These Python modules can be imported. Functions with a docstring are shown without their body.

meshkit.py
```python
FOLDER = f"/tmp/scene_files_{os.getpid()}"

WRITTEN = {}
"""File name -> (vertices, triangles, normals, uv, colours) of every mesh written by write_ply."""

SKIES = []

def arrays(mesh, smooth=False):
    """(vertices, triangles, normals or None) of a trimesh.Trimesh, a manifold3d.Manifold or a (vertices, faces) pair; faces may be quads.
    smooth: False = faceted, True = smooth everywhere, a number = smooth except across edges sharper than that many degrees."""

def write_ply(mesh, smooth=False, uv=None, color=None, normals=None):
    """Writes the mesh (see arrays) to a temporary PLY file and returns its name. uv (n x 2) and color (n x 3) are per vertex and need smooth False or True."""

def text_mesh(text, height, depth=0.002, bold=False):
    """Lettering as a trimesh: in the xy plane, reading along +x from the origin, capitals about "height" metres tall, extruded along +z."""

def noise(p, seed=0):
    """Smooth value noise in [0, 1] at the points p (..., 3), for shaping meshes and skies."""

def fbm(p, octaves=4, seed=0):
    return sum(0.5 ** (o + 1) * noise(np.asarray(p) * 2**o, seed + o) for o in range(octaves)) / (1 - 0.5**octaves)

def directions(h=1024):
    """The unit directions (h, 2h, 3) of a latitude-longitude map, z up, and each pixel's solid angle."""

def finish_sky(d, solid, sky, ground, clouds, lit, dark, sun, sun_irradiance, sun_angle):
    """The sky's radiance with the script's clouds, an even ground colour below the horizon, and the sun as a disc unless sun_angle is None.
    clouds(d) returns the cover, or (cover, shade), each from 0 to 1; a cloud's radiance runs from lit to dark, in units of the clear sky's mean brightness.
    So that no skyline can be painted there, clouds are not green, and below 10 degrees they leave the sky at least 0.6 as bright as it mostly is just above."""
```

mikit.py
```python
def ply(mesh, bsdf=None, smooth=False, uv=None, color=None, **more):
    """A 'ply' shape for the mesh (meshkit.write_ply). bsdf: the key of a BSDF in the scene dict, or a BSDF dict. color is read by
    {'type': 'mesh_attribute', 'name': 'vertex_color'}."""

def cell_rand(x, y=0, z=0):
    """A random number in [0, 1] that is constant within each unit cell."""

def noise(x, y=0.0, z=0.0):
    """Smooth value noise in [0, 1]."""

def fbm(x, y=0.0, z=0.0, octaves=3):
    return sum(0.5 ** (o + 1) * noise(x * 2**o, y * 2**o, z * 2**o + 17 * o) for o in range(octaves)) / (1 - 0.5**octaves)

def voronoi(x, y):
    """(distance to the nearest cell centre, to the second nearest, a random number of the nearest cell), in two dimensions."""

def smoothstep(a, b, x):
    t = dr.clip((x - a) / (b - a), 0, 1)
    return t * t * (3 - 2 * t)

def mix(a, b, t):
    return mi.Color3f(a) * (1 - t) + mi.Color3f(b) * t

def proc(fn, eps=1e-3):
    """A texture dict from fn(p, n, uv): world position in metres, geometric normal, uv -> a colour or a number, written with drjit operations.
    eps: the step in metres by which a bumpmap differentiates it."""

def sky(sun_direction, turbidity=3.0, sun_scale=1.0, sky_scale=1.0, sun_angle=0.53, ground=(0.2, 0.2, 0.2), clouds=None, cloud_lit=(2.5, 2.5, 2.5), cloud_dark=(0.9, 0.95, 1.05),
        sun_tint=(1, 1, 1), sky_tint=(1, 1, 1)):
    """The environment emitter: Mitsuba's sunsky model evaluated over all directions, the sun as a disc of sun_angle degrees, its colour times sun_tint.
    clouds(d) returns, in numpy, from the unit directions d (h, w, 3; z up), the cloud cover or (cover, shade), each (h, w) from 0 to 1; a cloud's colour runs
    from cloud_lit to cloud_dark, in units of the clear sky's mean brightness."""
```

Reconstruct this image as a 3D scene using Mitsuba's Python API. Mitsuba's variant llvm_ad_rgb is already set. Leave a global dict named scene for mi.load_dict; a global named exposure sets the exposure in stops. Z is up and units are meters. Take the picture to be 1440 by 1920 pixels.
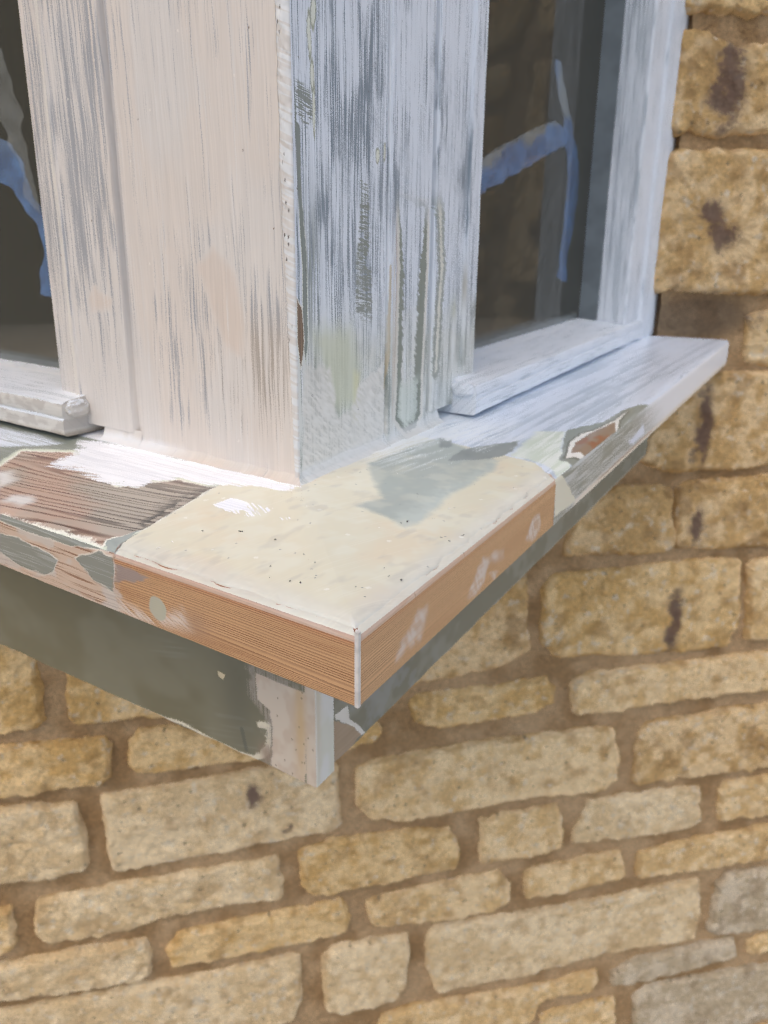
"""Corner of a painted timber box bay on a coursed stone wall, half way through repair and repainting (Mitsuba 3)."""
import math
import numpy as np
import trimesh
import shapely
import shapely.geometry as sg
import drjit as dr
import mitsuba as mi
import mikit
import meshkit
from mikit import noise, fbm, voronoi, smoothstep, mix, cell_rand, proc

# ------------------------------------------------------------------ camera, sky, exposure
T = mi.ScalarTransform4f
scene, labels = {}, {}
CAM = np.array([-0.07702, -0.37926, 0.24192])
FWD = np.array([0.21818, 0.92061, -0.32386])
UP = -np.array([-0.06322, -0.31782, -0.94604])
scene['camera'] = {'type': 'thinlens', 'fov': 49.2024, 'fov_axis': 'x', 'aperture_radius': 0.0012, 'focus_distance': 0.47,
                   'near_clip': 0.02, 'far_clip': 200.0,
                   'to_world': T().look_at(origin=CAM.tolist(), target=(CAM + FWD).tolist(), up=UP.tolist())}
exposure = 2.85
def clouds(d):
    return 0.45 + 0 * d[..., 0], 0.25 + 0 * d[..., 0]
scene['sky'] = mikit.sky((-0.60, -0.58, 1.10), turbidity=3, sun_scale=0.13, sun_angle=40, sun_tint=(1.0, 0.91, 0.76), clouds=clouds, ground=(0.25, 0.22, 0.18))

# ------------------------------------------------------------------ the bay's two faces
BE = math.radians(48.1635)
UR = np.array([math.cos(BE), math.sin(BE), 0]); UL = np.array([-math.cos(BE), math.sin(BE), 0])      # along each face, from the corner to the wall
NR = np.array([-math.sin(BE), math.cos(BE), 0]); NL = np.array([math.sin(BE), math.cos(BE), 0])      # into the bay
K = 1.1166            # s of the mitre at inset d is K * d
WY = 1.04             # the wall's plane
ZT, SL = 0.045, 0.0867
def top(d): return ZT + SL * d
def W(side, s, d, z):
    u, n = (UL, NL) if side == 'L' else (UR, NR)
    return u * s + n * d + np.array([0, 0, z])

# ------------------------------------------------------------------ outlines of the paint patches, in each face's own (s, depth) or (s, z) metres
PATCH = {
 'tL': {
  'resin_edge': [(0.2145,0.1092), (0.1938,0.001)],
  'white_strip': [(0.3832,0.1068), (0.4179,0.1367), (0.3855,0.1432), (0.3488,0.1524), (0.2744,0.1501), (0.2208,0.1467), (0.1622,0.1411), (0.159,0.1311), (0.185,0.1283), (0.2205,0.1127), (0.2547,0.1082), (0.2663,0.0963), (0.2653,0.0782), (0.2782,0.0762), (0.2981,0.0731), (0.3249,0.0748), (0.3538,0.0791), (0.3761,0.0728), (0.3826,0.0878)],
  'dirt': [(0.2239,0.0762), (0.2177,0.11), (0.2027,0.0318), (0.2108,0.0292)],
  'greytri': [(0.2103,0.0069), (0.2025,0.0298), (0.1938,0.001), (0.2072,0.0028)],
  'wood': [(0.4138,0.0283), (0.4092,0.0547), (0.4295,0.0884), (0.3876,0.1078), (0.2843,0.0727), (0.2528,0.1065), (0.2177,0.11), (0.2012,0.0306), (0.2118,0.0081), (0.21,0.0032), (0.2408,0.0035), (0.2842,0.0022), (0.3228,0.0009), (0.3662,0.0008)],
  'whiteblob': [(0.3376,0.0119), (0.3405,0.0229), (0.3262,0.0284), (0.3145,0.0225), (0.3155,0.0122)],
  'whiteblob2': [(0.4056,0.0446), (0.3905,0.0529), (0.368,0.0424), (0.3653,0.0274)],
  'bluepaint': [(0.5626,0.1147), (0.5175,0.1221), (0.468,0.1249), (0.4148,0.1204), (0.4347,0.1027), (0.4594,0.0859), (0.4749,0.0638)],
  'fleck1': [(0.1918,0.0848), (0.1897,0.1005), (0.1512,0.1009), (0.1458,0.0859), (0.1566,0.0798), (0.1773,0.0814)],
  'fleck2': [(0.1365,0.0913), (0.1285,0.0959), (0.1261,0.0886)],
  'arrisfuzz': [(0.1791,-0.0107), (0.1188,-0.0024), (0.0792,-0.0008), (0.0253,0.0001)],
 },
 'fL': {
  'joint': [(0.1937,0.037), (0.2003,-0.0009)],
  'green1': [(0.35,0.0223), (0.3259,0.0259), (0.3033,0.0275), (0.267,0.0242), (0.2574,0.0215), (0.2644,0.0115), (0.2758,0.0061), (0.3027,0.0053), (0.3187,0.0084), (0.3294,0.0111), (0.3534,0.009)],
  'green2': [(0.2365,0.0282), (0.2113,0.039), (0.1957,0.0381), (0.1982,0.0133), (0.2174,0.0154)],
  'green3': [(0.3452,0.0408), (0.322,0.0421), (0.2816,0.0415), (0.2434,0.0442), (0.202,0.0412), (0.2449,0.0359), (0.2908,0.0353), (0.3233,0.0367), (0.3467,0.0353)],
  'spill': [(0.1962,0.0349), (0.1853,0.0345), (0.1602,0.0325), (0.1778,0.0257), (0.1983,0.0203)],
  'oval': [(0.1573,0.0129), (0.1666,0.0133), (0.1571,0.0236), (0.1481,0.0124), (0.1562,0.0039)],
  'smear': [(0.1974,0.0111), (0.1676,0.0053), (0.1462,0.0115), (0.1335,0.0181), (0.1258,0.0069), (0.1428,0.0048), (0.1726,-0.0009), (0.1991,-0.0006)],
 },
 'fR': {
  'smear1': [(0.0425,0.0083), (0.0468,0.0146), (0.0605,0.0203), (0.0698,0.0271), (0.0811,0.0243), (0.0804,0.0153), (0.0733,0.0073), (0.0563,0.009)],
  'smear2': [(0.1461,0.0064), (0.1605,0.02), (0.1698,0.0249), (0.2096,0.0182), (0.2105,0.0121), (0.1808,0.0182), (0.1722,0.0059), (0.1594,0.0025)],
  'smear3': [(0.2587,0.0108), (0.2735,0.0232), (0.2893,0.0232), (0.2947,0.0088), (0.2777,0.003)],
  'smear4': [(0.1839,0.0086), (0.2004,0.0054), (0.1938,0.0014)],
  'joint': [(0.3277,0.0333), (0.3317,0.0006)],
  'cream': [(0.3226,0.0482), (0.3493,0.0395), (0.3962,0.0031), (0.3325,0.0081)],
  'edgewhite': [(0.3958,0.0043), (0.4833,0.008), (0.5474,0.0043), (0.7392,0.0022)],
  'blob': [(0.5918,0.0167), (0.6664,0.0222), (0.679,0.0089), (0.6165,0.0088)],
  'woodend': [(0.4852,0.026), (0.6884,0.0261)],
 },
 'tR': {
  'teal': [(0.2208,0.1187), (0.2444,0.1338), (0.2664,0.132), (0.3346,0.1273), (0.3588,0.1238), (0.3373,0.0668), (0.3292,0.0531), (0.3059,0.0455), (0.2752,0.0479), (0.2591,0.0459), (0.2171,0.0492), (0.1952,0.0451), (0.1606,0.0416), (0.14,0.0454), (0.1498,0.0694), (0.1524,0.0903), (0.1631,0.092), (0.179,0.0855), (0.2036,0.1056)],
  'resin_edge': [(0.331,0.0382), (0.3518,0.0253), (0.334,0.0015)],
  'dark': [(0.2973,0.086), (0.3358,0.091), (0.3769,0.0774), (0.406,0.0608), (0.3713,0.0552), (0.3497,0.0541), (0.3222,0.0675)],
  'dark2': [(0.3559,0.1225), (0.3693,0.1134), (0.3408,0.1015), (0.3274,0.1072)],
  'palegreen': [(0.3531,0.0506), (0.4525,0.0601), (0.4757,0.0377), (0.4023,0.0192), (0.3808,0.0042), (0.35,-0.0072), (0.3293,-0.0058), (0.3499,0.0186), (0.3552,0.0306)],
  'green': [(0.3747,0.0105), (0.4818,0.0373), (0.5441,0.0175), (0.6278,0.0141), (0.709,-0.0041), (0.8334,-0.0047), (0.6431,-0.0127), (0.5543,-0.0154), (0.4364,-0.0154), (0.3021,-0.0272), (0.3439,-0.009), (0.3818,-0.0057)],
  'rim': [(0.3845,0.0094), (0.4386,0.0218), (0.4799,0.0229), (0.5039,0.016), (0.5639,0.0107), (0.6244,0.0108), (0.568,0.0069), (0.5136,-0.0044), (0.5803,-0.0046), (0.6812,-0.0073), (0.6054,-0.0159), (0.5114,-0.0185), (0.4766,-0.0158), (0.4183,-0.016), (0.3909,-0.0152), (0.3405,-0.0178), (0.3393,-0.0124), (0.3639,-0.009), (0.4123,-0.0052), (0.3992,0.0035)],
  'wood': [(0.4059,0.0108), (0.4437,0.0168), (0.4933,0.0154), (0.554,0.0082), (0.5082,-0.0046), (0.5193,-0.0098), (0.4632,-0.0127), (0.424,-0.0124), (0.4017,-0.0082), (0.3558,-0.0133), (0.3437,-0.013), (0.3848,-0.0089), (0.4176,-0.0058), (0.4168,0.0045)],
 },
 'pR': {
  'stripe': [(0.1727,0.3309), (0.1741,0.3056), (0.1778,0.3027), (0.1786,0.2558), (0.1834,0.2205), (0.1828,0.1609), (0.1795,0.1459), (0.1766,0.1616), (0.1784,0.2134), (0.1747,0.2557), (0.172,0.2989)],
  'brown': [(0.1703,0.192), (0.1761,0.1861), (0.1779,0.1615), (0.1731,0.1428), (0.1698,0.1623)],
  'hatch1': [(0.2569,0.2742), (0.2711,0.2722), (0.2745,0.2299), (0.2687,0.2103), (0.2688,0.2018), (0.2513,0.2109), (0.257,0.2437)],
  'hatch2': [(0.2513,0.2109), (0.2777,0.21), (0.2799,0.166), (0.2661,0.1657), (0.2514,0.1771)],
  'hatch3': [(0.1728,0.3322), (0.1902,0.3301), (0.1988,0.3129), (0.186,0.3036), (0.1719,0.3101)],
  'ring': [(0.3188,0.2672), (0.3242,0.2084), (0.3221,0.1205), (0.3201,0.0759), (0.3388,0.0592), (0.3616,0.059), (0.3728,0.0712), (0.3726,0.1083), (0.3755,0.1574), (0.3783,0.2066), (0.3767,0.2616)],
  'ring_in': [(0.3397,0.2079), (0.3437,0.1175)],
  'comb2': [(0.3993,0.2669), (0.4101,0.2055), (0.4065,0.1719), (0.4028,0.1093)],
  'yg': [(0.185,0.1678), (0.2428,0.165), (0.2573,0.1294), (0.2574,0.0957), (0.2144,0.105), (0.2018,0.1385)],
  'yellow': [(0.2484,0.1277), (0.2573,0.1264), (0.2575,0.0847), (0.2484,0.088)],
  'scumble': [(0.1781,0.1431), (0.2123,0.1385), (0.2225,0.1005), (0.2454,0.0948), (0.2544,0.1162), (0.2981,0.1301), (0.3064,0.0668), (0.2766,0.0516), (0.1712,0.0542)],
  'woodstreak': [(0.3059,0.209), (0.3045,0.1404), (0.3002,0.1091)],
  'chips': [(0.196,0.3749), (0.1912,0.3611), (0.1927,0.3372), (0.1977,0.3151), (0.189,0.2935), (0.2854,0.293), (0.2974,0.2966), (0.2096,0.2646)],
  'olive': [(0.4395,0.1744), (0.4309,0.1288)],
 },
 'pL': {
  'blob': [(0.2612,0.2105), (0.246,0.2224), (0.2253,0.2042), (0.219,0.1739), (0.2232,0.15), (0.2368,0.1568), (0.2516,0.1875)],
  'lump': [(0.397,0.1783), (0.3893,0.1888), (0.3844,0.1827), (0.3704,0.178), (0.3739,0.1742), (0.3952,0.171)],
  'brown': [(0.2531,0.1307), (0.1699,0.1624), (0.1719,0.0997), (0.2376,0.1032)],
  'dark': [(0.4137,0.4047), (0.3526,0.3975), (0.3569,0.3071), (0.3778,0.3002), (0.4156,0.3216)],
 },
 'aL': {
  'filler': [(0.1808,-0.0885), (0.1257,-0.0889), (0.1303,-0.1698), (0.1666,-0.1719), (0.1635,-0.1262), (0.1671,-0.1179), (0.1781,-0.1123)],
  'creamline': [(0.5055,-0.19), (0.3952,-0.1799), (0.3004,-0.1747), (0.2712,-0.1704), (0.2021,-0.1738), (0.1844,-0.1697), (0.1717,-0.1581), (0.1658,-0.1332), (0.1766,-0.1353)],
  'chip': [(0.2221,-0.1022), (0.2138,-0.1028), (0.2167,-0.1085), (0.2217,-0.1065)],
  'dent': [(0.198,-0.1477), (0.1941,-0.1651)],
 },
 'aR': {
  'white': [(0.1463,-0.1203), (0.1663,-0.1232), (0.1697,-0.1354), (0.1951,-0.1625), (0.1876,-0.1625), (0.1697,-0.1416), (0.1478,-0.1252)],
  'wood': [(0.143,-0.1244), (0.1697,-0.1416), (0.1895,-0.1625), (0.1489,-0.1668), (0.1423,-0.1627)],
  'block_edge': [(0.144,-0.1621), (0.1448,-0.1139)],
 },
 'gL': {
  'blue': [(0.6459,0.3313), (0.6117,0.3149), (0.5908,0.2845), (0.5745,0.2541), (0.5647,0.2132), (0.5677,0.1655), (0.5873,0.1699), (0.5877,0.1861), (0.5749,0.2077), (0.5823,0.2388), (0.6057,0.2593), (0.6259,0.2749), (0.6575,0.2858)],
  'clear': [(0.6254,0.4116), (0.6007,0.4001), (0.5915,0.3621), (0.5788,0.3185), (0.5727,0.2841), (0.571,0.2491), (0.5952,0.2644), (0.6047,0.3048), (0.6164,0.3348), (0.6409,0.3509)],
 },
 'gR': {
  'blue': [(0.6372,0.3028), (0.676,0.3168), (0.7706,0.345), (0.848,0.3678), (0.9601,0.3889), (1.0296,0.3773), (0.9948,0.3559), (0.8576,0.3218), (0.7594,0.2968), (0.681,0.2781), (0.6411,0.2679)],
  'strip': [(0.9357,0.4646), (0.9603,0.4649), (0.992,0.4242), (1.0411,0.3858), (1.096,0.3201), (1.0921,0.2633), (1.0701,0.2055), (1.0605,0.1556), (1.0178,0.1659), (1.0321,0.2385), (1.0328,0.3169), (0.9894,0.3954), (0.9471,0.4393)],
 },
}
STONES = [
 [(-0.442,-0.418), (-0.363,-0.473), (-0.367,-0.612), (-0.380,-0.627), (-0.470,-0.634)],
 [(-0.321,-0.498), (-0.146,-0.470), (-0.143,-0.637), (-0.186,-0.634), (-0.312,-0.628), (-0.329,-0.612)],
 [(-0.473,-0.655), (-0.433,-0.653), (-0.269,-0.660), (-0.256,-0.679), (-0.263,-0.751), (-0.283,-0.763), (-0.447,-0.763), (-0.487,-0.759)],
 [(-0.228,-0.677), (-0.206,-0.651), (-0.120,-0.652), (0.009,-0.658), (0.027,-0.750), (-0.096,-0.753), (-0.215,-0.753), (-0.233,-0.735)],
 [(0.118,-0.706), (0.246,-0.689), (0.262,-0.726), (0.246,-0.745), (0.141,-0.765), (0.111,-0.747)],
 [(-0.490,-0.779), (-0.417,-0.785), (-0.334,-0.793), (-0.320,-0.847), (-0.317,-0.936), (-0.330,-0.952), (-0.391,-0.966), (-0.513,-0.954)],
 [(-0.290,-0.785), (-0.168,-0.781), (-0.026,-0.773), (0.169,-0.784), (0.177,-0.935), (0.151,-0.950), (0.074,-0.950), (-0.055,-0.959), (-0.171,-0.967), (-0.282,-0.968), (-0.286,-0.903)],
 [(0.206,-0.804), (0.234,-0.786), (0.460,-0.776), (0.650,-0.777), (0.749,-0.776), (0.779,-0.791), (0.802,-0.864), (0.801,-0.920), (0.767,-0.946), (0.565,-0.937), (0.468,-0.941), (0.307,-0.948), (0.235,-0.928), (0.203,-0.892)],
 [(-0.520,-1.010), (-0.471,-1.014), (-0.472,-1.099), (-0.487,-1.123), (-0.537,-1.132)],
 [(-0.428,-1.016), (-0.410,-1.007), (-0.285,-0.994), (-0.089,-0.992), (0.040,-0.990), (0.058,-1.048), (0.054,-1.096), (-0.007,-1.097), (-0.180,-1.102), (-0.281,-1.122), (-0.412,-1.120), (-0.439,-1.090)],
 [(0.084,-0.992), (0.107,-0.976), (0.151,-0.966), (0.333,-0.972), (0.415,-0.986), (0.442,-1.052), (0.433,-1.090), (0.283,-1.103), (0.150,-1.109), (0.110,-1.103), (0.088,-1.075)],
 [(0.477,-0.978), (0.511,-0.968), (0.663,-0.963), (0.684,-1.038), (0.677,-1.087), (0.633,-1.096), (0.483,-1.096)],
 [(0.732,-0.965), (0.843,-0.967), (1.013,-0.970), (1.036,-1.075), (0.999,-1.095), (0.858,-1.091), (0.706,-1.080), (0.704,-1.059)],
 [(1.064,-0.995), (1.083,-0.969), (1.238,-0.972), (1.261,-1.092), (1.073,-1.082)],
 [(0.311,-0.663), (0.332,-0.644), (0.453,-0.646), (0.531,-0.641), (0.611,-0.640), (0.631,-0.668), (0.630,-0.704), (0.591,-0.724), (0.471,-0.730), (0.379,-0.732), (0.327,-0.714)],
 [(0.661,-0.664), (0.700,-0.640), (0.876,-0.639), (1.173,-0.636), (1.193,-0.738), (0.889,-0.738), (0.746,-0.745), (0.675,-0.739)],
 [(0.832,-0.806), (0.865,-0.780), (1.044,-0.773), (1.199,-0.770), (1.234,-0.954), (1.033,-0.948), (0.840,-0.942)],
 [(0.579,-0.431), (0.606,-0.409), (0.829,-0.404), (1.002,-0.403), (1.031,-0.416), (1.049,-0.556), (1.027,-0.618), (0.815,-0.615), (0.622,-0.598), (0.589,-0.559)],
 [(1.043,-0.427), (1.057,-0.413), (1.136,-0.409), (1.176,-0.618), (1.069,-0.606)],
 [(0.238,-0.511), (0.547,-0.399), (0.571,-0.577), (0.504,-0.606), (0.348,-0.624), (0.239,-0.628)],
 [(-0.538,-1.145), (-0.359,-1.142), (-0.230,-1.143), (-0.222,-1.170), (-0.227,-1.233), (-0.244,-1.250), (-0.396,-1.249), (-0.521,-1.239), (-0.551,-1.239)],
 [(-0.196,-1.183), (-0.172,-1.146), (-0.042,-1.132), (0.087,-1.131), (0.179,-1.125), (0.196,-1.183), (0.190,-1.219), (0.149,-1.224), (0.010,-1.230), (-0.102,-1.233), (-0.189,-1.227)],
 [(0.226,-1.148), (0.249,-1.137), (0.372,-1.128), (0.534,-1.123), (0.566,-1.167), (0.565,-1.219), (0.526,-1.237), (0.354,-1.235), (0.243,-1.219)],
 [(0.593,-1.139), (0.621,-1.127), (0.831,-1.120), (0.850,-1.189), (0.840,-1.205), (0.688,-1.214), (0.598,-1.213)],
 [(0.873,-1.185), (0.879,-1.133), (1.003,-1.121), (1.265,-1.115), (1.286,-1.223), (1.034,-1.220), (0.880,-1.213)],
 [(-0.555,-1.266), (-0.398,-1.263), (-0.158,-1.264), (0.055,-1.255), (0.084,-1.262), (0.087,-1.393), (0.062,-1.449), (-0.056,-1.465), (-0.578,-1.443)],
 [(0.127,-1.279), (0.154,-1.251), (0.324,-1.253), (0.330,-1.296), (0.326,-1.404), (0.295,-1.445), (0.171,-1.454), (0.135,-1.436)],
 [(0.366,-1.272), (0.383,-1.249), (0.541,-1.249), (0.768,-1.252), (1.053,-1.242), (1.076,-1.363), (1.066,-1.437), (0.898,-1.428), (0.785,-1.431), (0.584,-1.449), (0.396,-1.445), (0.368,-1.361)],
 [(1.100,-1.274), (1.128,-1.243), (1.290,-1.247), (1.328,-1.446), (1.151,-1.437), (1.098,-1.425)],
 [(0.267,-1.482), (0.331,-1.471), (0.648,-1.484), (0.806,-1.474), (0.819,-1.526), (0.668,-1.537), (0.633,-1.607), (0.253,-1.544)],
 [(0.664,-1.585), (0.695,-1.573), (0.866,-1.577), (0.892,-1.737), (0.671,-1.677)],
 [(0.840,-1.492), (0.902,-1.458), (1.180,-1.453), (1.204,-1.518), (1.029,-1.537), (0.853,-1.539)],
 [(1.227,-1.474), (1.331,-1.462), (1.344,-1.530), (1.231,-1.525)],
 [(0.916,-1.579), (0.947,-1.557), (1.353,-1.573), (1.391,-1.774), (1.026,-1.774), (0.934,-1.728)],
 [(0.791,-0.108), (0.848,-0.050), (0.915,-0.022), (0.969,-0.024), (1.062,-0.022), (1.096,-0.203), (0.970,-0.210), (0.823,-0.207), (0.762,-0.181)],
 [(0.641,-0.277), (0.721,-0.237), (0.837,-0.244), (0.865,-0.373), (0.796,-0.377), (0.626,-0.368)],
 [(0.857,-0.245), (0.875,-0.237), (1.102,-0.231), (1.131,-0.384), (0.947,-0.379), (0.864,-0.368)],
 [(0.753,0.109), (0.908,0.110), (0.921,0.061), (0.759,0.063)],
 [(0.960,0.081), (0.968,0.091), (1.039,0.096), (1.058,-0.005), (0.969,0.002)],
 [(0.743,0.353), (0.787,0.366), (0.965,0.369), (1.010,0.134), (0.875,0.132), (0.744,0.140)],
 [(0.752,0.542), (0.780,0.550), (0.831,0.544), (0.859,0.525), (0.933,0.541), (0.959,0.406), (0.834,0.397), (0.741,0.402)],
 [(0.743,0.637), (0.913,0.649), (0.924,0.588), (0.865,0.581), (0.804,0.585), (0.751,0.584)],
]

# ------------------------------------------------------------------ texture helpers
def C3(r, g, b): return mi.Color3f(r, g, b)
def dot(p, v): return p.x * float(v[0]) + p.y * float(v[1]) + p.z * float(v[2])
def sdpoly(x, y, pts):
    """signed distance to a closed outline, negative inside"""
    d2, sg_ = mi.Float(1e9), mi.Float(1)
    for i, (ax, ay) in enumerate(pts):
        bx, by = pts[i - 1]
        ex, ey = bx - ax, by - ay
        wx, wy = x - ax, y - ay
        t = dr.clip((wx * ex + wy * ey) / max(ex * ex + ey * ey, 1e-12), 0, 1)
        d2 = dr.minimum(d2, dr.square(wx - ex * t) + dr.square(wy - ey * t))
        c1, c2, c3 = y >= ay, y < by, ex * wy > ey * wx
        sg_ = dr.select((c1 & c2 & c3) | (~c1 & ~c2 & ~c3), -sg_, sg_)
    return sg_ * dr.sqrt(d2)
def sdline(x, y, pts):
    d2 = mi.Float(1e9)
    for (ax, ay), (bx, by) in zip(pts[:-1], pts[1:]):
        ex, ey = bx - ax, by - ay
        wx, wy = x - ax, y - ay
        t = dr.clip((wx * ex + wy * ey) / max(ex * ex + ey * ey, 1e-12), 0, 1)
        d2 = dr.minimum(d2, dr.square(wx - ex * t) + dr.square(wy - ey * t))
    return dr.sqrt(d2)
def gauss(x, y, cx, cy, rx, ry): return dr.exp(-dr.square((x - cx) / rx) - dr.square((y - cy) / ry))
def band(v, a, b, soft): return smoothstep(a - soft, a + soft, v) * (1 - smoothstep(b - soft, b + soft, v))

def streaks(a, b, seed=0.0):
    """brush marks: fine across a, drawn out along b; about 0.2 to 0.8"""
    w = a + 0.0022 * (noise(b * 14, a * 40, seed) - 0.5) + 0.0012 * (noise(b * 45, a * 150, seed + 9) - 0.5)
    return (0.36 * noise(w * 1500, b * 34, seed) + 0.32 * noise(w * 900, b * 22, seed + 1) + 0.14 * noise(w * 380, b * 12, seed + 3) + 0.18 * fbm(w * 60, b * 14, seed + 6))

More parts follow.
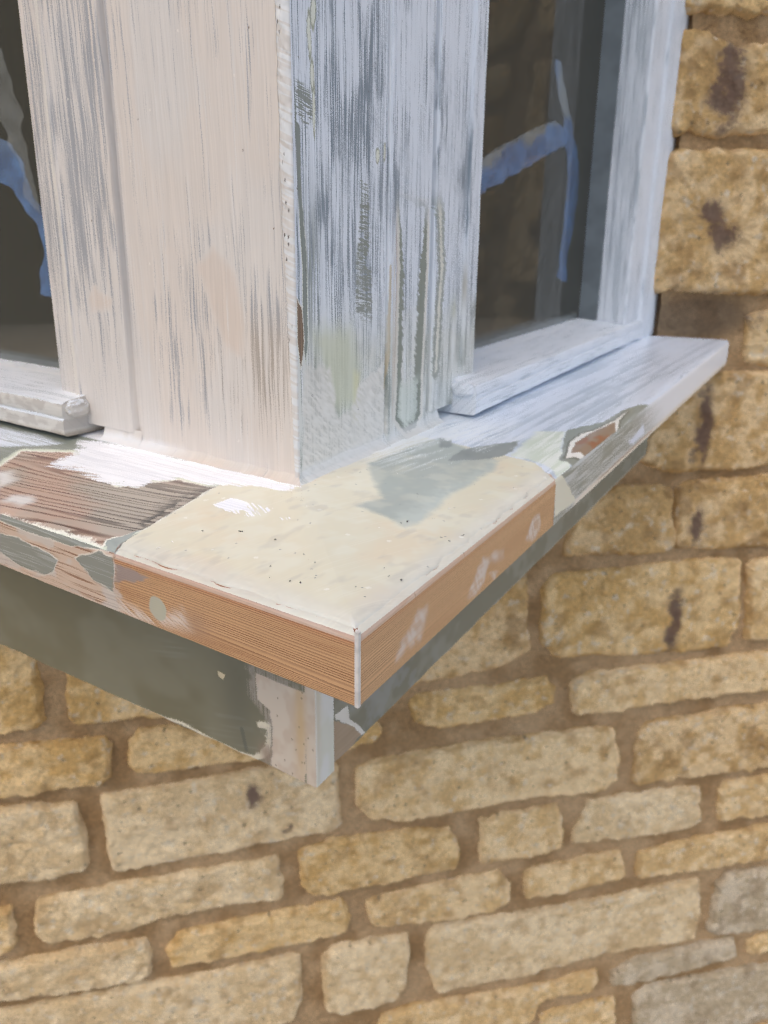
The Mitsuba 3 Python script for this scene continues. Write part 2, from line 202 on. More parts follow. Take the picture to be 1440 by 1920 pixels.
# ------------------------------------------------------------------ sill: boards, timber lipping and resin repair
PT = PATCH
GREEN = (0.235, 0.255, 0.222); WHITE = (0.63, 0.68, 0.765)
def sill_color(p, n, uv):
    sL, sR, dL, dR, z = dot(p, UL), dot(p, UR), dot(p, NL), dot(p, NR), p.z
    left = dL < dR
    s, d = dr.select(left, sL, sR), dr.select(left, dL, dR)
    front = 1 - smoothstep(0.25, 0.55, n.z)
    # jitter for ragged edges
    jx = (fbm(sL * 130, dL * 130, z * 130) - 0.5) * 2; jy = (fbm(sR * 130 + 31, dR * 130, z * 130 + 7) - 0.5) * 2
    fx = (noise(sL * 900, dL * 900, z * 900) - 0.5) * 2; fy = (noise(sR * 900 + 5, dL * 900, z * 900) - 0.5) * 2
    rx, ry = 0.0022 * jx + 0.0007 * fx, 0.0022 * jy + 0.0007 * fy
    def M(su, name, soft=0.0006, k=1.0, grow=0.0):
        if su[0] == 't': x, y = (sL, dL) if su[1] == 'L' else (sR, dR)
        else: x, y = (sL if su[1] == 'L' else sR), z
        return 1 - smoothstep(-soft, soft, sdpoly(x + rx * k, y + ry * k, PT[su][name]) - grow)
    along = streaks(d, s, 2.0)            # brush marks along the sill
    across = streaks(z, s, 8.0)
    cloud = fbm(sR * 22, sL * 22, 3.0); cloud2 = fbm(sR * 60 + 9, sL * 60, 5.0)
    # --- resin
    resin = mix((0.65, 0.61, 0.48), (0.655, 0.58, 0.44), smoothstep(0.42, 0.72, cloud))
    resin = mix(resin, (0.68, 0.66, 0.55), smoothstep(0.42, 0.75, cloud2) * 0.6)
    resin = mix(resin, (0.57, 0.565, 0.56), (1 - smoothstep(0.004, 0.024, d + 0.012 * (cloud2 - 0.5))) * 0.45)
    vd, v2, vr = voronoi(sR * 95, sL * 95)
    speck = (1 - smoothstep(0.03, 0.09, vd)) * smoothstep(0.89, 0.91, vr)
    resin = mix(resin, (0.16, 0.17, 0.17), speck * 0.75)
    vd, v2, vr = voronoi(sR * 60 + 40, sL * 60)
    resin = mix(resin, (0.80, 0.79, 0.74), (1 - smoothstep(0.05, 0.12, vd + 0.1 * (fx * .5))) * smoothstep(0.88, 0.90, vr) * 0.5)
    scr = noise(sL * 1200 + sR * 300, sR * 30, 4.0)
    resin = mix(resin, (0.73, 0.70, 0.60), smoothstep(0.72, 0.9, scr) * 0.2)
    smud = smoothstep(0.60, 0.80, fbm(sR * 45 + 70, sL * 90, 1.0)) * 0.28
    resin = mix(resin, (0.42, 0.40, 0.36), smud)
    # --- new timber lipping: straight growth rings
    def rings(zz, ss, seed):
        v = zz + 0.0018 * (noise(ss * 9, zz * 30, seed) - 0.5) + 0.00025 * noise(ss * 60, zz * 500, seed)
        ph = v * 620 + 2.6 * noise(v * 150, ss * 1.5, seed + 2) + 1.2 * noise(v * 60, ss * 2.0, seed + 5)
        fr = ph - dr.floor(ph)
        return smoothstep(0.25, 0.80, fr) * (1 - smoothstep(0.90, 1.0, fr)) * (0.55 + 0.6 * noise(dr.floor(ph) * 0.77, ss * 3, seed + 4))
    fib = noise(s * 35, z * 2600, 6.0)
    rg = dr.minimum(rings(z, s, 1.0), 1.0)
    timber = mix((0.50, 0.29, 0.15), (0.20, 0.09, 0.04), rg * 0.85)
    timber = mix(timber, (0.58, 0.35, 0.19), smoothstep(0.45, 0.8, fib) * 0.25)
    timber = mix(timber, (0.36, 0.18, 0.085), smoothstep(0.45, 0.7, fbm(s * 10, z * 60, 3.0)) * 0.45)
    timber = mix(timber, (0.40, 0.14, 0.07), smoothstep(0.033, 0.040, z) * 0.55)
    timberR = mix(timber, (0.62, 0.44, 0.29), dr.select(left, mi.Float(0), mi.Float(0.16)) + 0 * z)
    timber = timberR
    fuzzy = smoothstep(0.0412, 0.0440, z + 0.002 * jx + 0.0015 * fx)
    timber = mix(timber, (0.50, 0.37, 0.33), fuzzy * 0.55)
    # --- old sill, left wing
    lg = s * 0.12 + d + 0.010 * noise(s * 12, d * 16, 2.0)
    ph = lg * 150 + 4.0 * noise(lg * 75, s * 3.5, 3.0) + 0.8 * noise(lg * 200, s * 9, 4.0); fr = ph - dr.floor(ph)
    ridge = smoothstep(0.45, 0.88, fr) * (1 - smoothstep(0.92, 1.0, fr)) * (0.5 + 0.6 * noise(lg * 210, s * 12, 9.0))
    bare = mix((0.40, 0.35, 0.295), (0.075, 0.055, 0.045), ridge * 0.95)
    red = smoothstep(0.38, 0.72, fbm(s * 18, d * 26, 8.0) + 0.25 * smoothstep(0.25, 0.36, s) - 0.1)
    bare = mix(bare, mix((0.50, 0.34, 0.265), (0.16, 0.066, 0.05), ridge * 0.95), red * 0.75)
    bare = mix(bare, (0.42, 0.39, 0.36), smoothstep(0.55, 0.8, along) * 0.3)
    oldL = mix(GREEN, (0.33, 0.35, 0.33), smoothstep(0.45, 0.7, along) * 0.5)
    wd = sdpoly(sL + rx, dL + ry, PT['tL']['wood'])
    oldL = mix(oldL, (0.60, 0.63, 0.52), 1 - smoothstep(0.004, 0.009, wd))
    oldL = mix(oldL, (0.76, 0.74, 0.66), 1 - smoothstep(0.0012, 0.0035, wd))
    oldL = mix(oldL, bare, 1 - smoothstep(-0.0010, 0.0012, wd + 0.0012 * fx))
    oldL = mix(oldL, (0.06, 0.058, 0.055), M('tL', 'dirt', 0.011, 1.5) * smoothstep(0.28, 0.58, fbm(sL * 160, dL * 160, 2.0)))
    oldL = mix(oldL, (0.33, 0.36, 0.34), M('tL', 'greytri'))
    oldL = mix(oldL, mix((0.40, 0.43, 0.44), WHITE, smoothstep(0.36, 0.5, along)), M('tL', 'bluepaint', 0.003))
    oldL = mix(oldL, (0.70, 0.68, 0.66), dr.maximum(M('tL', 'whiteblob', 0.005), M('tL', 'whiteblob2', 0.006)) * 0.85)
    frL = mix((0.52, 0.385, 0.29), (0.27, 0.15, 0.095), smoothstep(0.5, 0.7, streaks(z, s, 5.0)))
    frL = mix(frL, (0.50, 0.45, 0.40), smoothstep(0.52, 0.66, fbm(s * 45, z * 90, 3.0)) * 0.7)
    for nm in ('green1', 'green2', 'green3'):
        gd = sdpoly(sL + rx * 0.7, z + ry * 0.7, PT['fL'][nm])
        frL = mix(frL, (0.62, 0.58, 0.50), (1 - smoothstep(0.0002, 0.0014, gd)) * 0.75)
        frL = mix(frL, mix((0.225, 0.225, 0.19), (0.36, 0.36, 0.33), smoothstep(0.5, 0.72, across) * 0.6), 1 - smoothstep(-0.0006, 0.0004, gd))
    frL = mix(frL, (0.66, 0.60, 0.54), smoothstep(0.0425, 0.046, z + 0.0012 * jx) * 0.8)
    # --- old sill, right wing
    oldR = mix((0.40, 0.45, 0.51), WHITE, smoothstep(0.20, 0.46, along + 0.25 * (cloud - 0.5)))
    oldR = mix(oldR, (0.34, 0.40, 0.47), smoothstep(0.45, 0.75, fbm(s * 5, d * 190 + s * 6, 12.0)) * 0.7)
    farwhite = smoothstep(0.85, 1.1, sR)
    oldR = mix(oldR, (0.64, 0.66, 0.71), farwhite * 0.5)
    pg = mix((0.56, 0.61, 0.52), (0.70, 0.73, 0.68), smoothstep(0.4, 0.62, along))
    oldR = mix(oldR, pg, M('tR', 'palegreen', 0.002, 1.3))
    oldR = mix(oldR, mix(GREEN, (0.42, 0.45, 0.43), smoothstep(0.55, 0.8, along) * 0.5), M('tR', 'green', 0.0006, 0.8, 0.0012))
    rd = sdpoly(sR + 0.5 * rx, dR + 0.5 * ry, PT['tR']['rim'])
    oldR = mix(oldR, (0.15, 0.155, 0.13), 1 - smoothstep(0.0005, 0.0016, dr.abs(rd - 0.0012)))
    oldR = mix(oldR, (0.72, 0.70, 0.65), 1 - smoothstep(-0.0004, 0.0006, rd))
    oldR = mix(oldR, mix((0.26, 0.185, 0.135), (0.27, 0.12, 0.065), smoothstep(0.45, 0.6, fbm(s * 30, d * 60, 5.0))), M('tR', 'wood', 0.0006, 0.5, 0.0008))
    frR = mix(GREEN, (0.45, 0.47, 0.46), smoothstep(0.42, 0.62, across))
    frR = mix(frR, (0.70, 0.71, 0.73), smoothstep(0.60, 0.78, sR + 0.02 * jx - 2.0 * (0.03 - z)))
    frR = mix(frR, (0.66, 0.60, 0.52), (1 - smoothstep(0.001, 0.003, z + 0.0012 * jx + 0.001 * fx - 0.0035)) * smoothstep(0.38, 0.40, sR))
    frR = mix(frR, (0.30, 0.20, 0.14), band(z + 0.001 * jx, 0.0030, 0.0055, 0.0008) * smoothstep(0.45, 0.5, sR) * (1 - smoothstep(0.7, 0.74, sR)) * 0.7)
    frR = mix(frR, WHITE, M('fR', 'blob', 0.003))
    frR = mix(frR, (0.62, 0.60, 0.49), M('fR', 'cream', 0.0012))
    # --- which material stands here
    eL = 0.1945 + 0.19 * d; eR = 0.3300 + 0.02 * smoothstep(0.006, 0.03, d)
    old = dr.select(left, oldL, oldR); oldfr = dr.select(left, frL, frR)
    jL = smoothstep(-0.0004, 0.0004, sL - eL + 0.0006 * fx); jR = smoothstep(-0.0012, 0.0012, sR - eR + 0.0025 * jx)
    isold = dr.select(left, jL, jR)
    teald = sdpoly(sR + 1.2 * rx, dR + 1.2 * ry, PT['tR']['teal'])
    tealc = mix((0.30, 0.35, 0.345), (0.42, 0.475, 0.455), smoothstep(0.07, 0.045, dR + 0.01 * jx))
    tealc = mix(tealc, resin, 0.12 + 0.2 * smoothstep(0.4, 0.7, cloud2))
    base = mix(resin, old, isold)
    tm = (1 - smoothstep(-0.004, 0.0035, teald)) * dr.select(left, mi.Float(0), mi.Float(1))
    base = mix(base, tealc, tm * 0.93)
    base = mix(base, mix((0.22, 0.245, 0.235), (0.29, 0.31, 0.30), cloud2), dr.maximum(M('tR', 'dark', 0.0007, 1.4), M('tR', 'dark2', 0.0007, 1.4)) * dr.select(left, mi.Float(0), mi.Float(1)))
    # whitish brush drags round the back of the teal patch
    drag = smoothstep(0.56, 0.66, streaks(dR + 0.15 * sR, sR, 11.0) + 0.25 * smoothstep(0.06, 0.12, dR) - 0.22 * tm) * smoothstep(0.22, 0.30, sR) * (1 - smoothstep(0.40, 0.5, sR)) * smoothstep(0.045, 0.07, dR)
    base = mix(base, (0.72, 0.745, 0.76), drag * 0.85 * dr.select(left, mi.Float(0), mi.Float(1)))
    # white undercoat: the strip at the foot of the post and dabs on the resin
    comb = smoothstep(0.40, 0.50, streaks(sL * 0.35 + dL, sL, 14.0))
    ws = sdpoly(sL + rx * 1.2, dL + ry * 1.2, PT['tL']['white_strip'])
    wm = 1 - smoothstep(-0.0006, 0.0006, ws + 0.006 * (1 - comb) * smoothstep(0.20, 0.30, sL) + 0.0045 * (1 - smoothstep(0.34, 0.5, streaks(dL, sL, 15.0))))
    wm = dr.maximum(wm, dr.select(left, mi.Float(1), mi.Float(0)) * smoothstep(0.1410, 0.1430, dL + 0.001 * jx))
    f1 = sdpoly(sL + rx * 0.8, dL + ry * 0.8, PT['tL']['fleck1'])
    f1 = dr.minimum(f1, sdpoly(sL + rx * 0.8, dL + ry * 0.8, PT['tL']['fleck2']))
    cb = noise((sL * 0.55 - dL) * 900, (dL * .55 + sL) * 60, 2.0)
    wm2 = 1 - smoothstep(-0.0004, 0.0004, f1 + 0.010 * smoothstep(0.40, 0.65, cb) * smoothstep(0.182, 0.158, sL))
    wm = dr.maximum(wm, wm2) * dr.select(left, mi.Float(1), mi.Float(0))
    base = mix(base, mix((0.70, 0.71, 0.76), (0.82, 0.83, 0.87), smoothstep(0.3, 0.6, along)), wm)
    # pale ridge of resin running up the mitre
    md = dr.abs(sL - dL * K) * 0.6
    base = mix(base, (0.66, 0.66, 0.65), (1 - smoothstep(0.0010, 0.0022, md)) * (1 - smoothstep(0.006, 0.012, dL)) * 0.35)
    # --- the front edge
    edge = timber
    oL = dr.sqrt(dr.square((sL - 0.1565) / 0.0085) + dr.square((z - 0.0135) / 0.0085))
    sm = M('fL', 'smear', 0.006, 1.0) * smoothstep(0.25, 0.75, 0.6 * noise((z - 0.5 * sL) * 900, sL * 60, 6.0) + 0.4 * fbm(sL * 120, z * 120, 2.0) + 0.1)
    edge = mix(edge, (0.62, 0.545, 0.48), sm * 0.85 * dr.select(left, mi.Float(1), mi.Float(0)))
    edge = mix(edge, (0.33, 0.20, 0.13), gauss(sL, z, 0.122, 0.012, 0.012, 0.009) * 0.55)
    edge = mix(edge, (0.40, 0.38, 0.29), (1 - smoothstep(0.85, 1.05, oL + 0.1 * jx)) * 0.95)
    edge = mix(edge, (0.27, 0.215, 0.20), M('fL', 'spill', 0.0012) * dr.select(left, mi.Float(1), mi.Float(0)) * 0.85)
    smr = dr.maximum(dr.maximum(M('fR', 'smear1', 0.0045), M('fR', 'smear2', 0.0035)), dr.maximum(M('fR', 'smear3', 0.0025), M('fR', 'smear4', 0.002)))
    smr = smr * (0.35 + 0.65 * smoothstep(0.25, 0.62, 0.6 * noise((sR + 0.5 * z) * 420, z * 130, 7.0) + 0.4 * noise(z * 900, sR * 60, 2.0)))
    edge = mix(edge, (0.60, 0.575, 0.555), smr * 0.68 * dr.select(left, mi.Float(0), mi.Float(1)))
    edge = mix(edge, oldfr, dr.select(left, smoothstep(-0.004, 0.004, sL - 0.1945 + 0.006 * jx + 0.004 * (streaks(z, sL, 3.0) - 0.5)), smoothstep(-0.0003, 0.0003, sR - 0.3292)))
    return mix(base, edge, front)

def sill_bump(p, n, uv):
    sL, sR, dL, dR, z = dot(p, UL), dot(p, UR), dot(p, NL), dot(p, NR), p.z
    left = dL < dR
    s, d = dr.select(left, sL, sR), dr.select(left, dL, dR)
    old = dr.select(left, smoothstep(0.0, 0.002, sL - 0.1945 - 0.19 * d), smoothstep(0, 0.004, sR - 0.34))
    br = streaks(d + z, s, 2.0)
    lg = s * 0.12 + d + 0.010 * noise(s * 12, d * 16, 2.0)
    ph = lg * 150 + 4.0 * noise(lg * 75, s * 3.5, 3.0) + 0.8 * noise(lg * 200, s * 9, 4.0); fr = ph - dr.floor(ph)
    wd = 1 - smoothstep(-0.004, 0.002, sdpoly(sL, dL, PT['tL']['wood']))
    lump = fbm(sL * 240, sR * 240, z * 240)
    rim = (smoothstep(-0.0008, 0.0008, sdpoly(sR, dR, PT['tR']['rim'])) - 1) * dr.select(left, mi.Float(0), mi.Float(1))
    chip = (1 - smoothstep(-0.0006, 0.0006, dr.minimum(sdpoly(sL, z, PT['fL']['green1']), sdpoly(sL, z, PT['fL']['green2'])))) * dr.select(left, mi.Float(1), mi.Float(0))
    return 0.0006 * rim + 0.0005 * chip + 0.00030 * br * old + 0.00045 * fr * wd + 0.00022 * lump + 0.0012 * fbm(sL * 30, sR * 30, z * 30)

# ------------------------------------------------------------------ post and stiles
def post_color(p, n, uv):
    sL, sR, dL, dR, z = dot(p, UL), dot(p, UR), dot(p, NL), dot(p, NR), p.z
    left = dL < dR
    jx = (fbm(sL * 150, z * 60, 4.0) - 0.5) * 2; jy = (fbm(sR * 150, z * 60, 9.0) - 0.5) * 2
    fx = (noise(sL * 1100, z * 900, sR * 1100) - 0.5) * 2
    rx, ry = 0.0020 * jx + 0.0006 * fx, 0.0030 * jy
    # left: pinkish primer dragged over old grey
    ww = sL + 0.004 * (noise(z * 5, sL * 9, 2.0) - 0.5) + 0.05 * (z - 0.2) * (0.2 - z) * smoothstep(0.15, 0.25, sL)
    st = streaks(ww, z, 1.0)
    thr = 0.300 + 0.07 * (fbm(sL * 40, z * 9, 1.0) - 0.5) * 2
    thr += 0.17 * gauss(sL, z, 0.385, 0.34, 0.030, 0.10) + 0.10 * gauss(sL, z, 0.40, 0.24, 0.04, 0.08) + 0.12 * gauss(sL, z, 0.44, 0.28, 0.012, 0.16) + 0.12 * gauss(sL, z, 0.365, 0.37, 0.008, 0.06)
    thr += 0.17 * gauss(sL, z, 0.200, 0.155, 0.05, 0.05) + 0.13 * gauss(sL, z, 0.265, 0.17, 0.02, 0.08) + 0.09 * gauss(sL, z, 0.30, 0.16, 0.015, 0.1)
    thr += 0.08 * gauss(sL, z, 0.275, 0.40, 0.06, 0.025) + 0.095 * smoothstep(0.354, 0.358, sL) * smoothstep(0.12, 0.22, z)
    thr -= 0.14 * (1 - smoothstep(0.075, 0.10, z)) + 0.05 * gauss(sL, z, 0.28, 0.28, 0.08, 0.05) + 0.07 * gauss(sL, z, 0.33, 0.11, 0.06, 0.03)
    bl = dr.minimum(sdpoly(sL + rx, z + ry, PT['pL']['blob']), sdpoly(sL + rx, z + ry, PT['pL']['lump']))
    thr -= 0.30 * (1 - smoothstep(-0.002, 0.006, bl))
    cov = smoothstep(thr - 0.15, thr + 0.11, st)
    under = mix((0.31, 0.305, 0.31), (0.37, 0.315, 0.265), smoothstep(0.2, 0.9, gauss(sL, z, 0.20, 0.13, 0.06, 0.05) * 1.2))
    over = mix((0.60, 0.53, 0.468), (0.585, 0.535, 0.488), smoothstep(0.4, 0.62, fbm(sL * 20, z * 9, 7.0)))
    over = mix(over, (0.57, 0.465, 0.385), (1 - smoothstep(-0.003, 0.006, bl)) * 0.6 + 0.35 * gauss(sL, z, 0.20, 0.09, 0.03, 0.03))
    over = mix(over, (0.61, 0.575, 0.54), smoothstep(0.60, 0.8, streaks(ww, z, 21.0)) * 0.7)
    cL = mix(under, over, cov) * (0.90 + 0.2 * streaks(ww, z, 44.0))
    cL = mix(cL, (0.30, 0.31, 0.335), band(sL, 0.3450, 0.3560, 0.0012) * 0.45 * smoothstep(0.10, 0.2, z))
    cL = mix(cL, (0.66, 0.60, 0.52), band(sL, 0.4255, 0.4305, 0.0008) * 0.6)
    vd, v2, vr = voronoi(sL * 60, z * 40)
    cL = mix(cL, (0.70, 0.64, 0.58), (1 - smoothstep(0.02, 0.055, vd)) * smoothstep(0.91, 0.92, vr))
    cL = mix(cL, (0.22, 0.16, 0.12), (1 - smoothstep(0.02, 0.05, vd)) * smoothstep(0.03, 0.02, vr))
    cL = mix(cL, (0.72, 0.72, 0.73), (1 - smoothstep(0.060, 0.068, z + 0.002 * jx)) * 0.7 * smoothstep(0.26, 0.34, sL))
    # right: white undercoat over grey-green, rubbed through in places
    stR = streaks(sR, z, 30.0); wh = streaks(sR + 0.02 * z, z, 33.0)
    low = 1 - smoothstep(0.13, 0.20, z + 0.02 * jx)
    thr = 0.43 + 0.10 * (fbm(sR * 30, z * 10, 3.0) - 0.5) * 2 + 0.14 * smoothstep(0.56, 0.72, fbm(sR * 45, z * 16, 61.0)) + 0.05 * (noise(z * 420 + sR * 160, sR * 50, 3.0) - 0.5) + 0.07 * gauss(sR, z, 0.27, 0.22, 0.03, 0.07) + 0.07 * gauss(sR, z, 0.20, 0.22, 0.02, 0.05) - 0.05 * smoothstep(0.3, 0.4, z) + 0.05 * gauss(sR, z, 0.46, 0.25, 0.02, 0.1)
    cov = smoothstep(thr - 0.15, thr + 0.12, stR)
    cR = mix(mix((0.185, 0.22, 0.255), (0.25, 0.27, 0.24), low), mix((0.63, 0.655, 0.695), (0.61, 0.61, 0.575), low), cov)
    cR = mix(cR, (0.70, 0.715, 0.75), smoothstep(0.58, 0.72, wh) * 0.7)
    yg = 1 - smoothstep(-0.012, 0.012, sdpoly(sR + rx, z + ry, PT['pR']['yg']))
    cR = mix(cR, (0.53, 0.54, 0.42), yg * 0.85)
    cR = mix(cR, (0.64, 0.60, 0.36), (1 - smoothstep(-0.003, 0.004, sdpoly(sR + rx, z + ry, PT['pR']['yellow']))) * 0.55)
    sc = 1 - smoothstep(-0.003, 0.003, sdpoly(sR + 2 * rx, z + 2 * ry, PT['pR']['scumble']))
    swirl = 0.5 * noise(sR * 420 + z * 500, z * 90 - sR * 110, 8.0) + 0.5 * noise(sR * 130 - z * 110, z * 560 + sR * 300, 18.0)
    cR = mix(cR, mix((0.56, 0.53, 0.48), (0.70, 0.68, 0.64), swirl), sc * (0.72 + 0.28 * smoothstep(0.3, 0.6, swirl)))
    # rubbed-through patches: horizontal sanding dashes
    hz = noise(z * 1700 + sR * 260, sR * 150, 5.0)
    hv = noise(sR * 900, z * 30, 15.0)
    for nm, amt in (('hatch1', 1.0), ('hatch2', 0.9), ('hatch3', 0.95)):
        hd = sdpoly(sR + rx, z + ry, PT['pR'][nm])
        m = smoothstep(0.48, 0.60, hz * 0.75 + hv * 0.25 + 0.10 * smoothstep(0.002, -0.008, hd)) * (1 - smoothstep(-0.002, 0.001, hd))
        cR = mix(cR, (0.21, 0.225, 0.20), m * amt)
    def comb(path, w, seed, inner, outer, teeth=330.0):
        """a worn ridge: pale core, green flanks with saw-tooth edge"""
        dd = sdline(sR + 0.4 * rx, z, path)
        tooth = noise(z * teeth * 2.2 + sR * 500, seed, 1.0)
        o = 1 - smoothstep(-0.0006, 0.0006, dd - w * (1.25 + 1.3 * tooth))
        i = 1 - smoothstep(-0.0005, 0.0005, dd - w * (0.30 + 0.75 * tooth))
        return o, i
    rsd = sdpoly(sR + 0.3 * rx, z, PT['pR']['ring'])
    tooth = noise(z * 620 + sR * 400, sR * 90, 1.0)
    fade = 1 - smoothstep(0.235, 0.272, z + 0.01 * (tooth - 0.5))
    wid = (0.0078 + 0.0060 * smoothstep(0.335, 0.365, sR)) * (0.80 + 0.8 * tooth) * (0.35 + 0.65 * (1 - smoothstep(0.18, 0.27, z)))
    cR = mix(cR, (0.20, 0.22, 0.185), (1 - smoothstep(-0.0008, 0.0008, -rsd - wid)) * smoothstep(-0.0004, 0.0004, -rsd) * fade * 0.95)
    cR = mix(cR, mix((0.46, 0.50, 0.43), (0.60, 0.63, 0.58), stR), smoothstep(0.0, 0.002, -rsd) * smoothstep(0.115, 0.10, z + 0.006 * jy) * 0.75)
    cR = mix(cR, (0.20, 0.22, 0.185), (1 - smoothstep(-0.0008, 0.0008, -rsd - wid * 0.6)) * smoothstep(-0.0004, 0.0004, -rsd) * smoothstep(0.115, 0.10, z))
    cR = mix(cR, (0.61, 0.585, 0.53), band(rsd, -0.0006 - 0.0022 * tooth, 0.0030, 0.0005) * fade)
    cR = mix(cR, (0.44, 0.30, 0.20), band(rsd, 0.0030, 0.0048, 0.0006) * band(z, 0.11, 0.24, 0.02) * smoothstep(0.335, 0.325, sR) * 0.6)
    o, i = comb(PT['pR']['comb2'], 0.0042, 5.0, None, None)
    cR = mix(cR, (0.24, 0.26, 0.225), o * 0.85 * (1 - smoothstep(0.25, 0.275, z)))
    cR = mix(cR, (0.60, 0.585, 0.52), i * (1 - smoothstep(0.25, 0.27, z)))
    cR = mix(cR, (0.48, 0.40, 0.27), (1 - smoothstep(0.0010, 0.0022, sdline(sR + 0.4 * rx, z, PT['pR']['woodstreak']))) * 0.8)
    cR = mix(cR, (0.50, 0.40, 0.29), (1 - smoothstep(0.0006, 0.0014, dr.abs(sR - 0.3155 + 0.0006 * jx))) * band(z, 0.075, 0.22, 0.02) * 0.6)
    for cx, cz, rw, rh in ((0.191, 0.361, 0.0022, 0.013), (0.1935, 0.337, 0.0022, 0.010), (0.196, 0.374, 0.003, 0.010), (0.1955, 0.315, 0.0016, 0.016), (0.2854, 0.293, 0.003, 0.005), (0.2965, 0.296, 0.0015, 0.006)):
        q = dr.sqrt(dr.square((sR + rx - cx) / rw) + dr.square((z + ry - cz) / rh))
        cR = mix(cR, (0.30, 0.31, 0.24), 1 - smoothstep(1.0, 1.3, q))
        cR = mix(cR, (0.62, 0.62, 0.54), 1 - smoothstep(0.7, 0.95, q))
    cR = mix(cR, (0.40, 0.41, 0.30), gauss(sR, z, 0.44, 0.165, 0.009, 0.012) * 0.8 * smoothstep(0.3, 0.6, stR))
    cR = mix(cR, (0.36, 0.33, 0.25), gauss(sR, z, 0.468, 0.185, 0.004, 0.02) * 0.8)
    sd = sdpoly(sR + 0.4 * rx, z + ry, PT['pR']['stripe'])
    cR = mix(cR, (0.66, 0.66, 0.58), (1 - smoothstep(0.0004, 0.0012, sd)) * (1 - smoothstep(0.24, 0.27, z)))
    cR = mix(cR, (0.205, 0.225, 0.205), 1 - smoothstep(-0.0003, 0.0004, sd + 0.0004 * fx))
    cR = mix(cR, (0.24, 0.265, 0.25), smoothstep(0.40, 0.62, noise(sR * 700, z * 26, 51.0)) * gauss(sR, z, 0.190, 0.205, 0.009, 0.055) * 0.9)
    bd = sdpoly(sR + 0.4 * rx, z + ry, PT['pR']['brown'])
    cR = mix(cR, (0.64, 0.62, 0.56), (1 - smoothstep(0.0006, 0.0014, bd)))
    cR = mix(cR, mix((0.27, 0.19, 0.13), (0.15, 0.10, 0.07), hv), 1 - smoothstep(-0.0003, 0.0003, bd + 0.0004 * fx))
    cR = mix(cR, (0.24, 0.26, 0.28), (band(sR, 0.3865, 0.3915, 0.0012) * 0.75 + band(sR, 0.3005, 0.3022, 0.0005)) * smoothstep(0.10, 0.3, z + 0.05 * jx))
    cR = mix(cR, (0.60, 0.60, 0.585), (1 - smoothstep(0.064, 0.070, z + 0.002 * jx)) * 0.6)
    vd, v2, vr = voronoi(sR * 70, z * 55)
    cR = mix(cR, (0.14, 0.13, 0.12), (1 - smoothstep(0.02, 0.05, vd)) * smoothstep(0.07, 0.05, vr))
    return dr.select(left, cL, cR)

def post_bump(p, n, uv):
    sL, sR, dL, dR, z = dot(p, UL), dot(p, UR), dot(p, NL), dot(p, NR), p.z
    s = dr.select(dL < dR, sL, sR)
    vd, v2, vr = voronoi(s * 60, z * 40)
    step = smoothstep(-0.0008, 0.0008, sdpoly(sR, z, PT['pR']['ring'])) + smoothstep(-0.0005, 0.0005, sdpoly(sR, z, PT['pR']['stripe'])) - 2
    step = step * dr.select(dL < dR, mi.Float(0), mi.Float(1))
    return 0.0005 * step + 0.00030 * streaks(s, z, 1.0) + 0.0008 * fbm(s * 30, z * 14, 2.0) + 0.0003 * (1 - smoothstep(0.03, 0.08, vd)) * smoothstep(0.8, 0.82, vr)

# ------------------------------------------------------------------ rails and jambs
def frame_color(p, n, uv):
    sL, sR, dL, dR, z = dot(p, UL), dot(p, UR), dot(p, NL), dot(p, NR), p.z
    left = dL < dR
    s, d = dr.select(left, sL, sR), dr.select(left, dL, dR)
    rail = z < 0.1005 - 0 * z
    rail = rail & (s < 1.074)
    a = dr.select(rail, d * 1.0 + z, s + d); b = dr.select(rail, s, z)
    st = streaks(a, b, 40.0)
    cl = fbm(s * 20, d * 40, z * 14)
    thr = 0.36 + 0.12 * (cl - 0.5) * 2
    thr = thr + dr.select(rail, mi.Float(-0.05), band(s + d * 0.0, 1.05, 1.0785, 0.001) * 0.09)
    cov = smoothstep(thr - 0.14, thr + 0.16, st)
    c = mix((0.38, 0.415, 0.445), (0.66, 0.68, 0.715), cov)
    fr = dr.select(rail & left, 1 - smoothstep(0.3, 0.6, n.z), mi.Float(0))
    smudge = smoothstep(0.45, 0.62, fbm(s * 60, z * 130, 6.0))
    c = mix(c, mix((0.52, 0.48, 0.42), (0.34, 0.29, 0.24), smudge * 0.6), fr * 0.85)
    c = mix(c, (0.27, 0.20, 0.13), fr * (1 - smoothstep(0.060, 0.066, z + 0.004 * (cl - 0.5))) * 0.7)
    c = mix(c, (0.78, 0.74, 0.66), (1 - smoothstep(0.0, 0.003, dr.abs(d - 0.189))) * 0.5)
    return c
def frame_bump(p, n, uv):
    sL, sR, dL, dR, z = dot(p, UL), dot(p, UR), dot(p, NL), dot(p, NR), p.z
    left = dL < dR
    s, d = dr.select(left, sL, sR), dr.select(left, dL, dR)
    rail = (z < 0.1005) & (s < 1.074)
    return 0.0004 * streaks(dr.select(rail, d + z, s + d), dr.select(rail, s, z), 40.0) + 0.0012 * fbm(s * 40, d * 60, z * 60)

